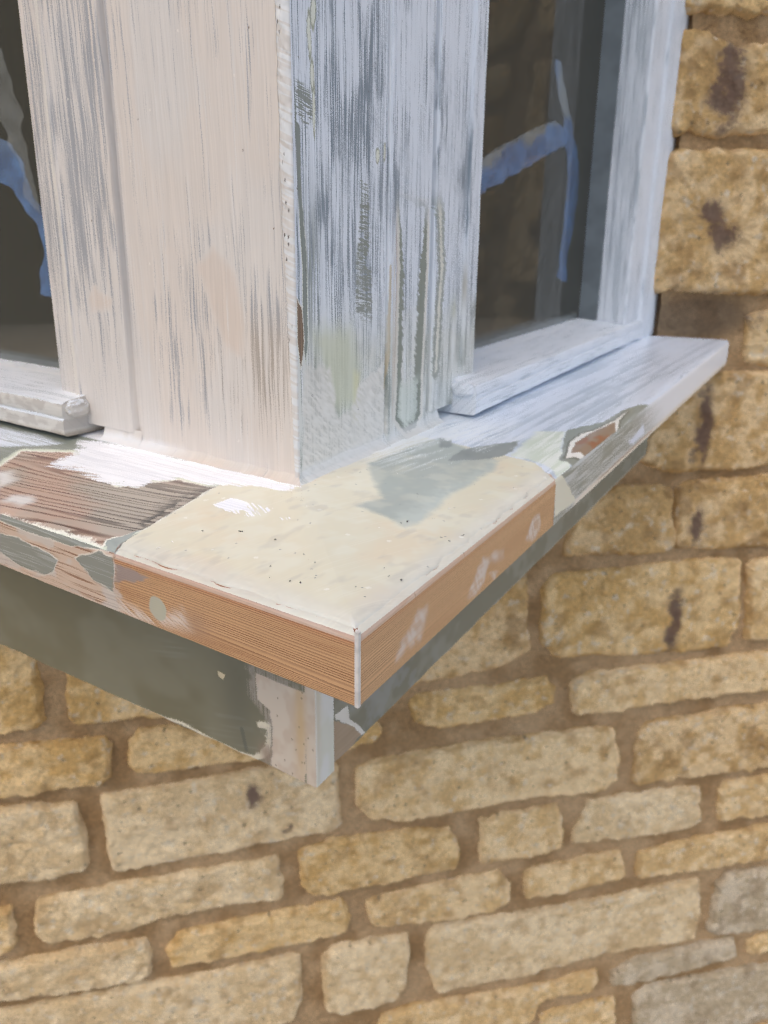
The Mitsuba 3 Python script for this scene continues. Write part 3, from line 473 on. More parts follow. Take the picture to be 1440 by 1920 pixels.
# ------------------------------------------------------------------ fascia boards under the sill
def fascia_color(p, n, uv):
    sL, sR, dL, dR, z = dot(p, UL), dot(p, UR), dot(p, NL), dot(p, NR), p.z
    left = dL < dR
    jx = (fbm(sL * 170, z * 170, 4.0) - 0.5) * 2; jy = (fbm(sR * 170, z * 170, 9.0) - 0.5) * 2
    fx = (noise(sL * 1000, z * 1000, sR * 900) - 0.5) * 2
    rx, ry = 0.002 * jx + 0.0006 * fx, 0.002 * jy
    c = mix((0.160, 0.144, 0.090), (0.190, 0.176, 0.120), smoothstep(0.4, 0.65, fbm(sL * 14, z * 22, 2.0)))
    sw = noise((z + 0.25 * sL) * 420, sL * 12, 3.0)
    cl = smoothstep(0.5, 0.72, fbm(sL * 20, z * 40, 5.0))
    c = mix(c, (0.24, 0.235, 0.195), smoothstep(0.45, 0.8, sw) * cl * 0.45 * smoothstep(0.34, 0.25, sL))
    c = mix(c, (0.09, 0.09, 0.07), gauss(sL, z, 0.20, -0.12, 0.02, 0.05) * 0.5)
    # worn lower edge: pale line, bare timber beneath
    ln = sdline(sL + rx, z + ry, PT['aL']['creamline'])
    zl = -0.1745 + 0.0 * z
    under = smoothstep(0.0008, -0.0008, z + 0.0022 * jy - (-0.1715 - 0.0045 * smoothstep(0.20, 0.32, sL)))
    c = mix(c, (0.30, 0.215, 0.15), under * smoothstep(0.36, 0.27, sL))
    c = mix(c, (0.63, 0.57, 0.44), 1 - smoothstep(0.0008, 0.0030, ln + 0.0012 * fx + dr.select(sL > 0.22, mi.Float(0.0004), mi.Float(-0.0012))))
    fl = dr.minimum(sdpoly(sL + 1.2 * rx, z + ry, PT['aL']['filler']), sL - 0.129)
    halo = 1 - smoothstep(0.002, 0.012, fl + 0.006 * jx)
    c = mix(c, (0.35, 0.30, 0.26), (halo * smoothstep(0.35, 0.6, streaks(sL, z, 8.0))) * 0.7)
    c = mix(c, (0.27, 0.19, 0.14), gauss(sL, z, 0.172, -0.160, 0.008, 0.010) * 0.8)
    c = mix(c, (0.255, 0.22, 0.19), band(sL + rx, 0.1605, 0.1660, 0.001) * (1 - smoothstep(-0.115, -0.105, z)))
    body = mix((0.56, 0.475, 0.385), (0.52, 0.42, 0.33), smoothstep(0.4, 0.6, fbm(sL * 70, z * 60, 2.0)))
    body = mix(body, (0.52, 0.36, 0.19), gauss(sL, z, 0.134, -0.12, 0.006, 0.05) * 0.8)
    vd, v2, vr = voronoi(sL * 160, z * 130)
    body = mix(body, (0.27, 0.20, 0.14), (1 - smoothstep(0.08, 0.18, vd)) * smoothstep(0.75, 0.8, vr) * 0.8)
    c = mix(c, body, 1 - smoothstep(-0.001, 0.0008, fl))
    c = mix(c, (0.60, 0.50, 0.33), 1 - smoothstep(-0.0004, 0.0006, sdpoly(sL, z, PT['aL']['chip'])))
    c = mix(c, (0.10, 0.105, 0.085), (1 - smoothstep(0.001, 0.003, sdline(sL, z, PT['aL']['dent']))) * 0.7)
    # right side
    g = mix((0.170, 0.172, 0.135), (0.21, 0.213, 0.175), smoothstep(0.45, 0.62, fbm(sR * 26, z * 40, 6.0)))
    g = mix(g, (0.25, 0.27, 0.275), smoothstep(0.5, 0.7, fbm(sR * 60 + 9, z * 70, 1.0)) * 0.4 * smoothstep(0.4, 0.25, sR))
    g = mix(g, (0.60, 0.58, 0.53), 1 - smoothstep(-0.0005, 0.0007, sdpoly(sR + rx, z + ry, PT['aR']['white'])))
    g = mix(g, mix((0.36, 0.28, 0.20), (0.27, 0.20, 0.14), streaks(z, sR, 4.0)), 1 - smoothstep(-0.0005, 0.0007, sdpoly(sR + rx, z + ry, PT['aR']['wood'])))
    g = mix(g, (0.52, 0.48, 0.40), (1 - smoothstep(0.0005, 0.002, z + 0.1665 + 0.0012 * jx)) * smoothstep(0.19, 0.21, sR) * 0.7)
    blk = mix((0.56, 0.56, 0.49), (0.60, 0.60, 0.57), smoothstep(0.4, 0.6, fbm(sR * 60, z * 30, 3.0)))
    blk = mix(blk, (0.52, 0.46, 0.34), gauss(sR, z, 0.122, -0.11, 0.004, 0.06) * 0.6)
    g = mix(g, blk, smoothstep(0.1448, 0.1442, sR))
    return dr.select(left, c, g)
def fascia_bump(p, n, uv):
    return 0.0010 * fbm(dot(p, UL) * 60, dot(p, UR) * 60, p.z * 60) + 0.0003 * fbm(dot(p, UL) * 300, dot(p, UR) * 300, p.z * 300)

# ------------------------------------------------------------------ stone and mortar
STAINS = [(0.884, -0.54, 0.020, 0.11), (0.892, -0.135, 0.018, 0.10), (0.850, 0.470, 0.040, 0.075), (0.842, 0.268, 0.036, 0.030), (0.868, 0.240, 0.046, 0.034), (0.850, 0.252, 0.030, 0.034), (0.0, -0.83, 0.016, 0.030), (0.06, -0.915, 0.010, 0.016), (0.83, 0.088, 0.16, 0.045), (0.90, -0.32, 0.02, 0.05)]
def stone_fn(light, mid, dark, off):
    def f(p, n, uv):
        x, y, z = p.x, p.y, p.z
        a = fbm(x * 9 + off, z * 9, y * 9, 4); b = fbm(x * 45 + off, z * 45, y * 45, 4); g = noise(x * 330, z * 330, y * 330)
        c = mix(mid, light, smoothstep(0.40, 0.60, b * 0.5 + a * 0.5))
        c = mix(c, dark, smoothstep(0.50, 0.72, fbm(x * 24 + 7 + off, z * 24, y * 20, 4)) * 0.6)
        c = mix(c, (0.60, 0.54, 0.43), smoothstep(0.60, 0.8, fbm(x * 70 + 3, z * 70, y * 70)) * 0.55)
        st = mi.Float(0)
        for cx, cz, rx, rz in STAINS:
            st = dr.maximum(st, gauss(x + 0.035 * (b - 0.5), z + 0.05 * (a - 0.5), cx, cz, rx, rz))
        c = mix(c, (0.11, 0.065, 0.055), smoothstep(0.25, 0.85, st + 0.8 * (b - 0.5) + 0.5 * (g - 0.5)) * 0.88)
        vd, v2, vr = voronoi(x * 42, z * 42)
        c = mix(c, (0.16, 0.12, 0.08), (1 - smoothstep(0.06, 0.16, vd + 0.15 * (b - .5))) * smoothstep(0.84, 0.88, vr) * 0.7)
        return c * (0.72 + 0.42 * g + 0.28 * (fbm(x * 110, z * 110, y * 110) - 0.4))
    return f
def stone_bump(p, n, uv):
    return 0.009 * fbm(p.x * 60, p.z * 60, p.y * 60, 4) + 0.0016 * noise(p.x * 420, p.z * 420, p.y * 420)
def mortar_color(p, n, uv):
    a = fbm(p.x * 16, p.z * 16, p.y * 16, 4); g = noise(p.x * 600, p.z * 600, 1.0)
    c = mix((0.315, 0.19, 0.09), (0.45, 0.30, 0.165), smoothstep(0.35, 0.65, a)) * (0.70 + 0.45 * g + 0.3 * (noise(p.x * 260, p.z * 260, 7.0) - 0.4))
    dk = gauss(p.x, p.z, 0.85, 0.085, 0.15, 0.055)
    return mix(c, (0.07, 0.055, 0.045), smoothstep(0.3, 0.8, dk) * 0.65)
def mortar_bump(p, n, uv):
    return 0.007 * fbm(p.x * 60, p.z * 60, 2.0, 4) + 0.0022 * noise(p.x * 500, p.z * 500, 1.0)

def bead_color(p, n, uv):
    s, z = dot(p, UL), p.z
    vd, v2, vr = voronoi(s * 230, z * 130)
    low = smoothstep(0.17, 0.28, z)
    c = mix((0.575, 0.535, 0.495), (0.62, 0.615, 0.605), smoothstep(0.35, 0.6, noise(z * 700 - s * 300, s * 60, 3.0)))
    pit = (1 - smoothstep(0.10, 0.20, vd + 0.08 * (noise(s * 2000, z * 2000) - 0.5))) * smoothstep(0.74, 0.78, vr) * (0.25 + 0.75 * band(z, 0.17, 0.28, 0.03) + 0.5 * smoothstep(0.33, 0.37, z))
    return mix(c, (0.12, 0.10, 0.085), pit * smoothstep(0.168, 0.171, s))
def bead_bump(p, n, uv):
    s, z = dot(p, UL), p.z
    return 0.0007 * noise(z * 330 - s * 260, s * 120, 3.0) + 0.0009 * fbm(s * 250, z * 180, 5.0)

def dirty(col, amt, f):
    def fn(p, n, uv): return mix(col, tuple(c * amt for c in col), smoothstep(0.35, 0.7, fbm(p.x * f, p.y * f, p.z * f)))
    return fn

def mat(name, color, rough=0.5, bump=None, spec=0.5, two=True):
    b = {'type': 'principled', 'base_color': proc(color) if callable(color) else {'type': 'rgb', 'value': list(color)}, 'roughness': rough, 'specular': spec}
    if bump: b = {'type': 'bumpmap', 'arbitrary': proc(bump, eps=2.5e-4), 'scale': 1.0, 'bsdf': b}
    scene[name] = {'type': 'twosided', 'bsdf': b} if two else b
mat('sill_paint', sill_color, 0.25, sill_bump)
mat('post_paint', post_color, 0.42, post_bump)
mat('frame_paint', frame_color, 0.42, frame_bump)
mat('fascia_paint', fascia_color, 0.45, fascia_bump)
mat('bead_filler', bead_color, 0.45, bead_bump)
mat('stone_cream', stone_fn((0.75, 0.55, 0.31), (0.60, 0.40, 0.185), (0.38, 0.22, 0.085), 0.0), 0.9, stone_bump, 0.2)
mat('stone_ochre', stone_fn((0.71, 0.50, 0.255), (0.55, 0.345, 0.135), (0.33, 0.185, 0.062), 31.0), 0.9, stone_bump, 0.2)
mat('stone_grey', stone_fn((0.59, 0.48, 0.34), (0.45, 0.35, 0.225), (0.28, 0.195, 0.115), 57.0), 0.9, stone_bump, 0.2)
mat('stone_buff', stone_fn((0.75, 0.58, 0.36), (0.62, 0.45, 0.25), (0.42, 0.275, 0.135), 83.0), 0.9, stone_bump, 0.2)
mat('stone_rust', stone_fn((0.70, 0.50, 0.275), (0.52, 0.33, 0.14), (0.27, 0.15, 0.06), 111.0), 0.9, stone_bump, 0.2)
mat('mortar', mortar_color, 0.95, mortar_bump, 0.2)
mat('grey_rebate', dirty((0.15, 0.17, 0.18), 0.8, 30), 0.4)
mat('interior', dirty((0.12, 0.105, 0.085), 0.6, 6), 0.8)
mat('mitre_filler', dirty((0.60, 0.56, 0.52), 0.82, 180), 0.5)
def plastic(p, n, uv):
    sL, sR, z = dot(p, UL), dot(p, UR), p.z
    right = dot(p, NR) < dot(p, NL)
    c = mix((0.06, 0.165, 0.37), (0.035, 0.10, 0.25), smoothstep(0.35, 0.65, fbm(sL * 40, sR * 40, z * 40)))
    tan = smoothstep(0.0, 0.012, z - (0.292 + (sR - 0.62) * 0.24) + 0.016 * (fbm(sR * 26, z * 26, 3.0) - 0.5) * 2)
    tan = tan * (1 - smoothstep(0.020, 0.034, z - (0.292 + (sR - 0.62) * 0.24)) * (1 - smoothstep(0.92, 0.98, sR)))
    c2 = mix(c, (0.24, 0.25, 0.23), tan * 0.85)
    c3 = mix(c, (0.20, 0.235, 0.26), smoothstep(0.66, 0.69, sL + 0.25 * (z - 0.3)) * 0 + smoothstep(0.31, 0.34, z + 0.02 * fbm(sL * 40, z * 40, 1.0)) * 0.5)
    return dr.select(right, c2, c3)
mat('blue_plastic', plastic, 0.45)
mat('grit_dark', (0.05, 0.05, 0.05), 0.8)
mat('grit_white', (0.80, 0.79, 0.75), 0.5)
mat('roof_lead', (0.25, 0.25, 0.26), 0.6)
mat('paving', dirty((0.30, 0.26, 0.21), 0.75, 3), 0.9)
scene['pane_glass'] = {'type': 'blendbsdf', 'weight': 0.20, 'a': {'type': 'thindielectric', 'int_ior': 1.13}, 'b': {'type': 'twosided', 'bsdf': {'type': 'diffuse', 'reflectance': {'type': 'rgb', 'value': [0.28, 0.27, 0.22]}}}}
scene['clear_film'] = {'type': 'blendbsdf', 'weight': 0.11, 'a': {'type': 'null'}, 'b': {'type': 'twosided', 'bsdf': {'type': 'principled', 'base_color': {'type': 'rgb', 'value': [0.6, 0.62, 0.6]}, 'roughness': 0.25}}}

# ------------------------------------------------------------------ mesh helpers
rng = np.random.default_rng(7)
def nz(p, seed=0): return (meshkit.fbm(np.asarray(p, float), 3, seed) - 0.5) * 2
def loft(secs, cap0=True, cap1=True):
    """closed loops of points, one after another, joined into one skin"""
    secs = np.asarray(secs, float); n, m = secs.shape[:2]
    v = secs.reshape(-1, 3); f = []
    i, j = np.meshgrid(np.arange(n - 1), np.arange(m), indexing='ij'); k = (j + 1) % m
    f = np.stack([i * m + j, i * m + k, (i + 1) * m + k, (i + 1) * m + j], -1).reshape(-1, 4)
    f = np.vstack([f[:, [0, 1, 2]], f[:, [0, 2, 3]]])
    ex = []
    for on, base, flip in ((cap0, 0, True), (cap1, (n - 1) * m, False)):
        if on:
            c = len(v); v = np.vstack([v, v[base:base + m].mean(0)])
            t = np.array([[c, base + a, base + (a + 1) % m] for a in range(m)])
            ex.append(t[:, ::-1] if flip else t)
    me = trimesh.Trimesh(v, np.vstack([f] + ex), process=False)
    if me.volume < 0: me.invert()
    return me
def run(side, prof, s0, s1, step=0.02, wob=0.0, seed=0, cap0=True, cap1=True):
    """a moulding along a face: prof = [(d, z)], s0 and s1 numbers or functions of d"""
    f0 = s0 if callable(s0) else (lambda d: s0); f1 = s1 if callable(s1) else (lambda d: s1)
    n = max(2, int(abs(f1(0.1) - f0(0.1)) / step) + 1)
    secs = []
    for t in np.linspace(0, 1, n):
        row = []
        for d, z in prof:
            s = f0(d) * (1 - t) + f1(d) * t
            q = W(side, s, d, z)
            if wob: q = q + (NL if side == 'L' else NR) * wob * nz(q * 45, seed) + np.array([0, 0, wob * nz(q * 45 + 9, seed)])
            row.append(q)
        secs.append(row)
    return loft(secs, cap0, cap1)
def upright(side, prof, z0, z1, step=0.02, wob=0.0, seed=0):
    """an upright: prof = [(s, d)]"""
    n = max(2, int((z1 - z0) / step) + 1); secs = []
    for z in np.linspace(z0, z1, n):
        row = []
        for s, d in prof:
            q = W(side, s, d, z)
            if wob: q = q + (NL if side == 'L' else NR) * wob * nz(q * 40, seed)
            row.append(q)
        secs.append(row)
    return loft(secs)
def slab(poly, z0, z1):
    m = trimesh.creation.extrude_polygon(poly, z1 - z0, engine='earcut'); m.apply_translation([0, 0, z0]); return m
def put(key, mesh, m, smooth=35):
    scene[key] = mikit.ply(mesh, m, smooth=smooth)
    return key
def wall_s(d, gap=0.004): return (WY - gap - d * math.cos(BE)) / math.sin(BE)

# ------------------------------------------------------------------ stone wall
def stone_mesh(pts, seed, nb=160, rings=(1.0, 0.985, 0.96, 0.93, 0.89, 0.84, 0.78, 0.71, 0.64, 0.56, 0.48, 0.40, 0.32, 0.24, 0.16, 0.08, 0.0), depth=0.015, rough=1.25):
    pg = sg.Polygon(pts).buffer(0); h0 = min(pg.bounds[3] - pg.bounds[1], pg.bounds[2] - pg.bounds[0])
    r = min(0.007, 0.2 * h0)
    pg = pg.buffer(-r).buffer(r * 1.0)
    if pg.geom_type != 'Polygon': pg = max(pg.geoms, key=lambda g: g.area)
    ring = pg.exterior; L = ring.length
    b = np.array([ring.interpolate(L * i / nb).coords[0] for i in range(nb)])
    off = np.stack([nz(np.c_[b * 38, np.full(nb, seed * 3.1)], 1), nz(np.c_[b * 38, np.full(nb, seed * 3.1 + 50)], 2)], 1)
    fine = np.stack([nz(np.c_[b * 130, np.full(nb, seed * 3.1)], 3), nz(np.c_[b * 130, np.full(nb, seed * 3.1 + 50)], 4)], 1)
    b = b + (0.0055 * off + 0.0028 * fine) * rough
    x0, z0, x1, z1 = pg.bounds; cx, cz = pg.centroid.x, pg.centroid.y
    w, h = x1 - x0, z1 - z0
    sp = np.c_[np.clip(b[:, 0], cx - max(w - h, 0) / 2, cx + max(w - h, 0) / 2), np.clip(b[:, 1], cz - max(h - w, 0) / 2, cz + max(h - w, 0) / 2)]
    V = [np.c_[b[:, 0], np.full(nb, WY + 0.02), b[:, 1]]]
    half = np.linalg.norm(b - sp, axis=1)
    base = depth * (0.75 + 0.5 * ((seed * 0.618) % 1))
    for t in rings:
        q = sp + (b - sp) * t
        e = np.clip((1 - t) * half / (0.0045 + 0.010 * meshkit.noise(np.c_[b * 60, np.full(nb, seed * 2.3)], 9)), 0, 1)
        hh = base * e ** 0.6 - 0.001
        hh = hh + e * (0.0045 * nz(np.c_[q * 22, np.full(nb, seed * 1.7)], 5) + 0.0070 * (0.5 - np.abs(nz(np.c_[q * [26, 44], np.full(nb, seed * 1.1)], 8))) + 0.0035 * nz(np.c_[q * 75, np.full(nb, seed * 1.7)], 6) + 0.0016 * nz(np.c_[q * 210, np.full(nb, seed * 1.7)], 7))
        V.append(np.c_[q[:, 0], WY - hh, q[:, 1]])
    V = np.array(V); n, m = V.shape[:2]
    i, j = np.meshgrid(np.arange(n - 1), np.arange(m), indexing='ij'); k = (j + 1) % m
    f = np.stack([i * m + j, i * m + k, (i + 1) * m + k, (i + 1) * m + j], -1).reshape(-1, 4)
    f = np.vstack([f[:, [0, 1, 2]], f[:, [0, 2, 3]]])
    me = trimesh.Trimesh(V.reshape(-1, 3), f, process=False)
    a = me.face_normals[np.argmax(me.area_faces)]
    if me.face_normals[:, 1].mean() > 0: me.invert()
    return me

GREY = {28, 31, 33}; OCHRE = {0, 1, 2, 3, 4, 10, 14, 17, 21}; BUFF = {5, 6, 9, 20, 25, 27, 26, 12}; RUST = {34, 35, 36, 39, 40, 19, 16}
hole = sg.box(-0.78, -0.02, 0.78, 1.24)
wall_poly = sg.box(-4.0, -2.4, 4.5, 2.8).difference(hole)
wm = trimesh.creation.extrude_polygon(wall_poly, 0.30, engine='earcut')
v = np.array(wm.vertices); wm.vertices = np.c_[v[:, 0], WY + 0.006 + v[:, 2], v[:, 1]]; wm.invert()
put('house__wall', wm, 'mortar', False)
gx, gz = np.meshgrid(np.arange(-0.8, 1.75, 0.007), np.arange(-1.95, 0.85, 0.007), indexing='ij')
gp = np.c_[gx.ravel(), np.full(gx.size, 1.0), gz.ravel()]
gp[:, 1] = WY + 0.0050 * nz(gp * 16, 3) + 0.0035 * nz(gp * 48, 4) + 0.0020 * nz(gp * 120, 5)
i, j = np.meshgrid(np.arange(gx.shape[0] - 1), np.arange(gx.shape[1] - 1), indexing='ij'); q = i * gx.shape[1] + j
f = np.stack([q, q + gx.shape[1], q + gx.shape[1] + 1, q + 1], -1).reshape(-1, 4); f = np.vstack([f[:, [0, 1, 2]], f[:, [0, 2, 3]]])
cc = gp[f].mean(1); f = f[~((np.abs(cc[:, 0]) < 0.775) & (cc[:, 2] > -0.015))]
put('house__wall__mortar', trimesh.Trimesh(gp, f, process=False), 'mortar', True)
ns = 0
def add_stone(pts, i, m, **kw):
    global ns
    put('house__wall__stone' + ('' if ns == 0 else '_%03d' % ns), stone_mesh(pts, i, **kw), m, True); ns += 1
for i, pts in enumerate(STONES):
    if i == 37: continue      # a hollow in the mortar, no stone
    if i >= 34: pts = list(sg.Polygon(pts).buffer(0.006, join_style='mitre').exterior.coords)[:-1]
    add_stone(pts, i + 1, 'stone_grey' if i in GREY else 'stone_ochre' if i in OCHRE else 'stone_buff' if i in BUFF else 'stone_rust' if i in RUST else 'stone_cream')
# the courses round about, for the window's reflections and for a step to the side
seen = shapely.union_all([sg.Polygon(p).buffer(0.025) for p in STONES])
view = sg.Polygon([(-0.47, -0.40), (-0.2, -0.60), (0.10, -0.72), (0.25, -0.68), (0.75, -0.25), (0.74, 0.70), (1.0, 0.66), (1.30, -0.62), (1.36, -1.80), (-0.55, -1.46)])
keep_out = seen.union(view).union(hole.buffer(0.03))
z = -2.35; far = []
while z < 2.7:
    h = rng.choice([0.075, 0.10, 0.13, 0.17]); x = -3.2 + rng.uniform(0, 0.3)
    while x < 4.2:
        w_ = rng.uniform(0.16, 0.48)
        q = sg.box(x, z, x + w_, z + h)
        if -1.7 < x < 4.0:
            q = q.difference(keep_out)
            q = max(q.geoms, key=lambda g: g.area) if q.geom_type == 'MultiPolygon' else q
            if q.area > 0.0035 and q.area > 0.88 * q.convex_hull.area and q.buffer(-0.022).area > 0:
                far.append(list(q.convex_hull.difference(seen).simplify(0.004).exterior.coords)[:-1] if q.convex_hull.difference(seen).geom_type == 'Polygon' else list(q.exterior.coords)[:-1])
        x += w_ + 0.022
    z += h + 0.022
ms = []
for i, pts in enumerate(far):
    c = np.mean(pts, 0)
    ms.append(stone_mesh(pts, 200 + i, nb=40, rings=(1.0, 0.95, 0.85, 0.6, 0.3, 0.0)))
for k, m in enumerate(('stone_cream', 'stone_ochre')):
    put('house__wall__outer_stonework' + ('' if k == 0 else '_001'), trimesh.util.concatenate(ms[k::2]), m, True)
    labels['house__wall__outer_stonework' + ('' if k == 0 else '_001')] = {'kind': 'stuff'}
labels['house'] = {'label': 'house of golden coursed rubble stone with brown mortar behind and below the bay window', 'category': 'house'}

# ------------------------------------------------------------------ the bay window: sill
B = 'timber_oriel__'
board = [(0.0, 0.0), (0.0, 0.0365), (0.0012, 0.0410), (0.0050, 0.0448), (0.012, top(0.012) - 0.0004), (0.30, top(0.30)), (0.30, 0.0)]
put(B + 'sill__board', run('L', board, lambda d: 0.1957 + 0.19 * d, lambda d: wall_s(d), 0.006, 0.0003, 3), 'sill_paint', 40)
put(B + 'sill__board_001', run('R', board, lambda d: 0.3290 + 0.002 * d, lambda d: wall_s(d, 0.012), 0.006, 0.0006, 4), 'sill_paint', 40)
lip = [(0.0, 0.0), (0.0, 0.0375), (0.0012, 0.0405), (0.0045, 0.0430), (0.03, 0.0436), (0.03, 0.0)]
put(B + 'sill__timber_lipping', run('L', lip, lambda d: d * K + 0.0016, 0.1960, 0.01, 0.0002, 5), 'sill_paint', 40)
put(B + 'sill__timber_lipping_001', run('R', lip, lambda d: d * K + 0.0018, 0.3285, 0.01, 0.0002, 6), 'sill_paint', 40)
def resin_wing(side, s_end, seed):
    secs = []
    for t in np.linspace(0, 1, 90):
        row = []
        for k, (d, z) in enumerate([(0.0042, 0.036), (0.0046, 0.0427), (0.0075, 0.0449), (0.013, 0.0461), (0.022, top(0.022)), (0.06, top(0.06)), (0.12, top(0.12)), (0.30, top(0.30)), (0.30, 0.03), (0.0042, 0.03)]):
            s = d * K * (1 - t) + s_end(d) * t
            dd = d + (0.0026 * nz([s * 60, 1.0, seed], 2) + 0.0009 * nz([s * 220, 5.0, seed], 3)) * (k in (1, 2, 3)) * min(1.0, t * 8)
            zz = z + 0.0005 * nz([s * 50, d * 50, seed], 4) * (1 < k < 7) * min(1.0, t * 8)
            row.append(W(side, s, dd, zz))
        secs.append(row)
    return loft(secs, False, True)
resin = trimesh.util.concatenate([resin_wing('L', lambda d: 0.1953 + 0.19 * d, 1), resin_wing('R', lambda d: 0.3286 + 0.002 * d, 2)])
resin.merge_vertices(digits_vertex=6)      # no crease up the mitre
put(B + 'sill__resin_repair', resin, 'sill_paint', 40)
mf = sg.Polygon([W('L', 0, 0, 0)[:2] - np.array([0, 0.0004]), W('R', 0.0026, -0.0002, 0)[:2], W('R', 0.004, 0.004, 0)[:2], W('L', 0.004, 0.004, 0)[:2], W('L', 0.0023, -0.0002, 0)[:2]])
put(B + 'sill__mitre_filler', slab(mf.buffer(-0.0004).buffer(0.0004), -0.0006, 0.0436), 'mitre_filler', 40)

# ------------------------------------------------------------------ corner post, stiles
P = 0.15; c0 = P * K
foot = [W('L', 0.3445, P, 0), W('L', c0 + 0.0018, P, 0), W('L', c0 + 0.0006, P + 0.0004, 0), W('R', c0 + 0.0006, P + 0.0004, 0), W('R', c0 + 0.0018, P, 0), W('R', 0.3005, P, 0), W('R', 0.3005, 0.24, 0), W('L', 0.3445, 0.24, 0)]
put(B + 'corner_post', loft([[q + np.array([0, 0, zz]) for q in foot] for zz in np.linspace(0.045, 1.2, 30)]), 'post_paint', 30)
secs = []
for zz in np.arange(0.0585, 1.2, 0.0025):
    wd = 0.0035 + 0.0078 * min(1.0, max(0.0, (zz - 0.06) / 0.22)); row = []
    wd = wd * (1 + 0.10 * nz([zz * 50, 1, 1], 1) + 0.06 * nz([zz * 200, 1, 1], 2))
    for u in np.linspace(0, 1, 9):
        hgt = (0.0016 * math.sin(math.pi * min(1, 0.12 + 0.9 * u)) ** 0.6 if u < 1 else 0) + 0.0004 * nz([zz * 140 - 30 * u, u * 3, 2], 3)
        row.append(W('L', c0 - 0.0004 + wd * (1 - u), P - max(0.0002, hgt if 0 < u < 1 else 0.0002), zz))
    row.append(W('R', c0 + 0.0010, P - 0.0006, zz)); row.append(W('R', c0 + 0.0016 + 0.0007 * nz([zz * 90, 3, 3], 4), P + 0.001, zz)); row.append(W('L', c0 + wd, P + 0.003, zz))
    secs.append(row)
put(B + 'corner_post__filler_bead', loft(secs), 'bead_filler', 50)
cove = [(0.1515, 0.050), (0.1515, 0.0655), (0.1490, 0.0612), (0.1455, 0.0585), (0.1425, 0.0573), (0.1425, 0.050)]
put(B + 'corner_post__caulk', run('L', cove, lambda d: d * K, 0.3450, 0.004, 0.0009, 8), 'post_paint', 60)
coveL = [(d, z + 0.0045 * (k in (1,))) for k, (d, z) in enumerate(cove)]
put(B + 'corner_post__caulk_002', run('L', coveL, 0.3452, 0.3960, 0.004, 0.0012, 21), 'post_paint', 60)
coveR = [(d, z + 0.006 * (k in (1,)) ) for k, (d, z) in enumerate(cove)]
put(B + 'corner_post__caulk_001', run('R', coveR, lambda d: d * K, 0.4120, 0.004, 0.0009, 9), 'post_paint', 60)
stL = [(0.3445, 0.1540), (0.3465, 0.1555), (0.3535, 0.1550), (0.3565, 0.1502), (0.3590, 0.1496), (0.4235, 0.1496), (0.4250, 0.1482), (0.4300, 0.1482), (0.4318, 0.1503), (0.4540, 0.1508), (0.4575, 0.1530), (0.4585, 0.1560), (0.4585, 0.205), (0.3445, 0.205)]
put(B + 'stile', upright('L', stL, 0.0680, 1.2, 0.006, 0.0005, 11), 'post_paint', 30)
stR1 = [(0.3005, 0.1530), (0.3020, 0.1530), (0.3032, 0.1488), (0.3060, 0.1478), (0.3100, 0.1486), (0.3118, 0.1515), (0.3132, 0.1498), (0.3830, 0.1496), (0.3852, 0.1512), (0.3865, 0.1560), (0.3865, 0.205), (0.3005, 0.205)]
stR2 = [(0.3866, 0.1570), (0.3915, 0.1565), (0.3930, 0.1510), (0.3950, 0.1494), (0.4480, 0.1496), (0.4500, 0.1518), (0.4680, 0.1520), (0.4705, 0.1498), (0.4970, 0.1500), (0.5005, 0.1520), (0.5010, 0.1550), (0.5010, 0.205), (0.3866, 0.205)]
put(B + 'stile_001', upright('R', stR1, 0.0560, 1.2, 0.006, 0.0005, 12), 'post_paint', 30)
put(B + 'stile_002', upright('R', stR2, 0.0700, 1.2, 0.006, 0.0005, 13), 'post_paint', 30)

# ------------------------------------------------------------------ rails, jambs, panes
rail = [(0.1262, 0.0600), (0.1240, 0.0615), (0.1236, 0.0745), (0.1254, 0.0765), (0.1238, 0.0785), (0.1236, 0.0850), (0.1248, 0.0892), (0.1285, 0.0910), (0.160, 0.0950), (0.204, 0.0985), (0.24, 0.0985), (0.24, 0.0600)]
put(B + 'bottom_rail', run('L', rail, 0.4180, 1.20, 0.006, 0.0009, 14), 'frame_paint', 40)
put(B + 'bottom_rail_001', run('R', rail, 0.4460, 1.20, 0.006, 0.0009, 15), 'frame_paint', 40)
sub = [(0.1600, 0.050), (0.1600, 0.0690), (0.23, 0.072), (0.23, 0.050)]
put(B + 'sub_sill', run('L', sub, 0.450, 1.15, 0.02, 0.001, 16), 'frame_paint', 40)
put(B + 'sub_sill_001', run('R', sub, 0.475, 1.15, 0.02, 0.001, 17), 'frame_paint', 40)
jam = [(1.0780, 0.206), (1.0780, 0.176), (1.0775, 0.165), (1.0760, 0.163), (1.0760, 0.131), (1.0785, 0.1285), (1.150, 0.1285), (1.156, 0.1310), (1.186, 0.1310), (1.1885, 0.1275), (1.192, 0.1262), (1.36, 0.1262), (1.36, 0.206)]
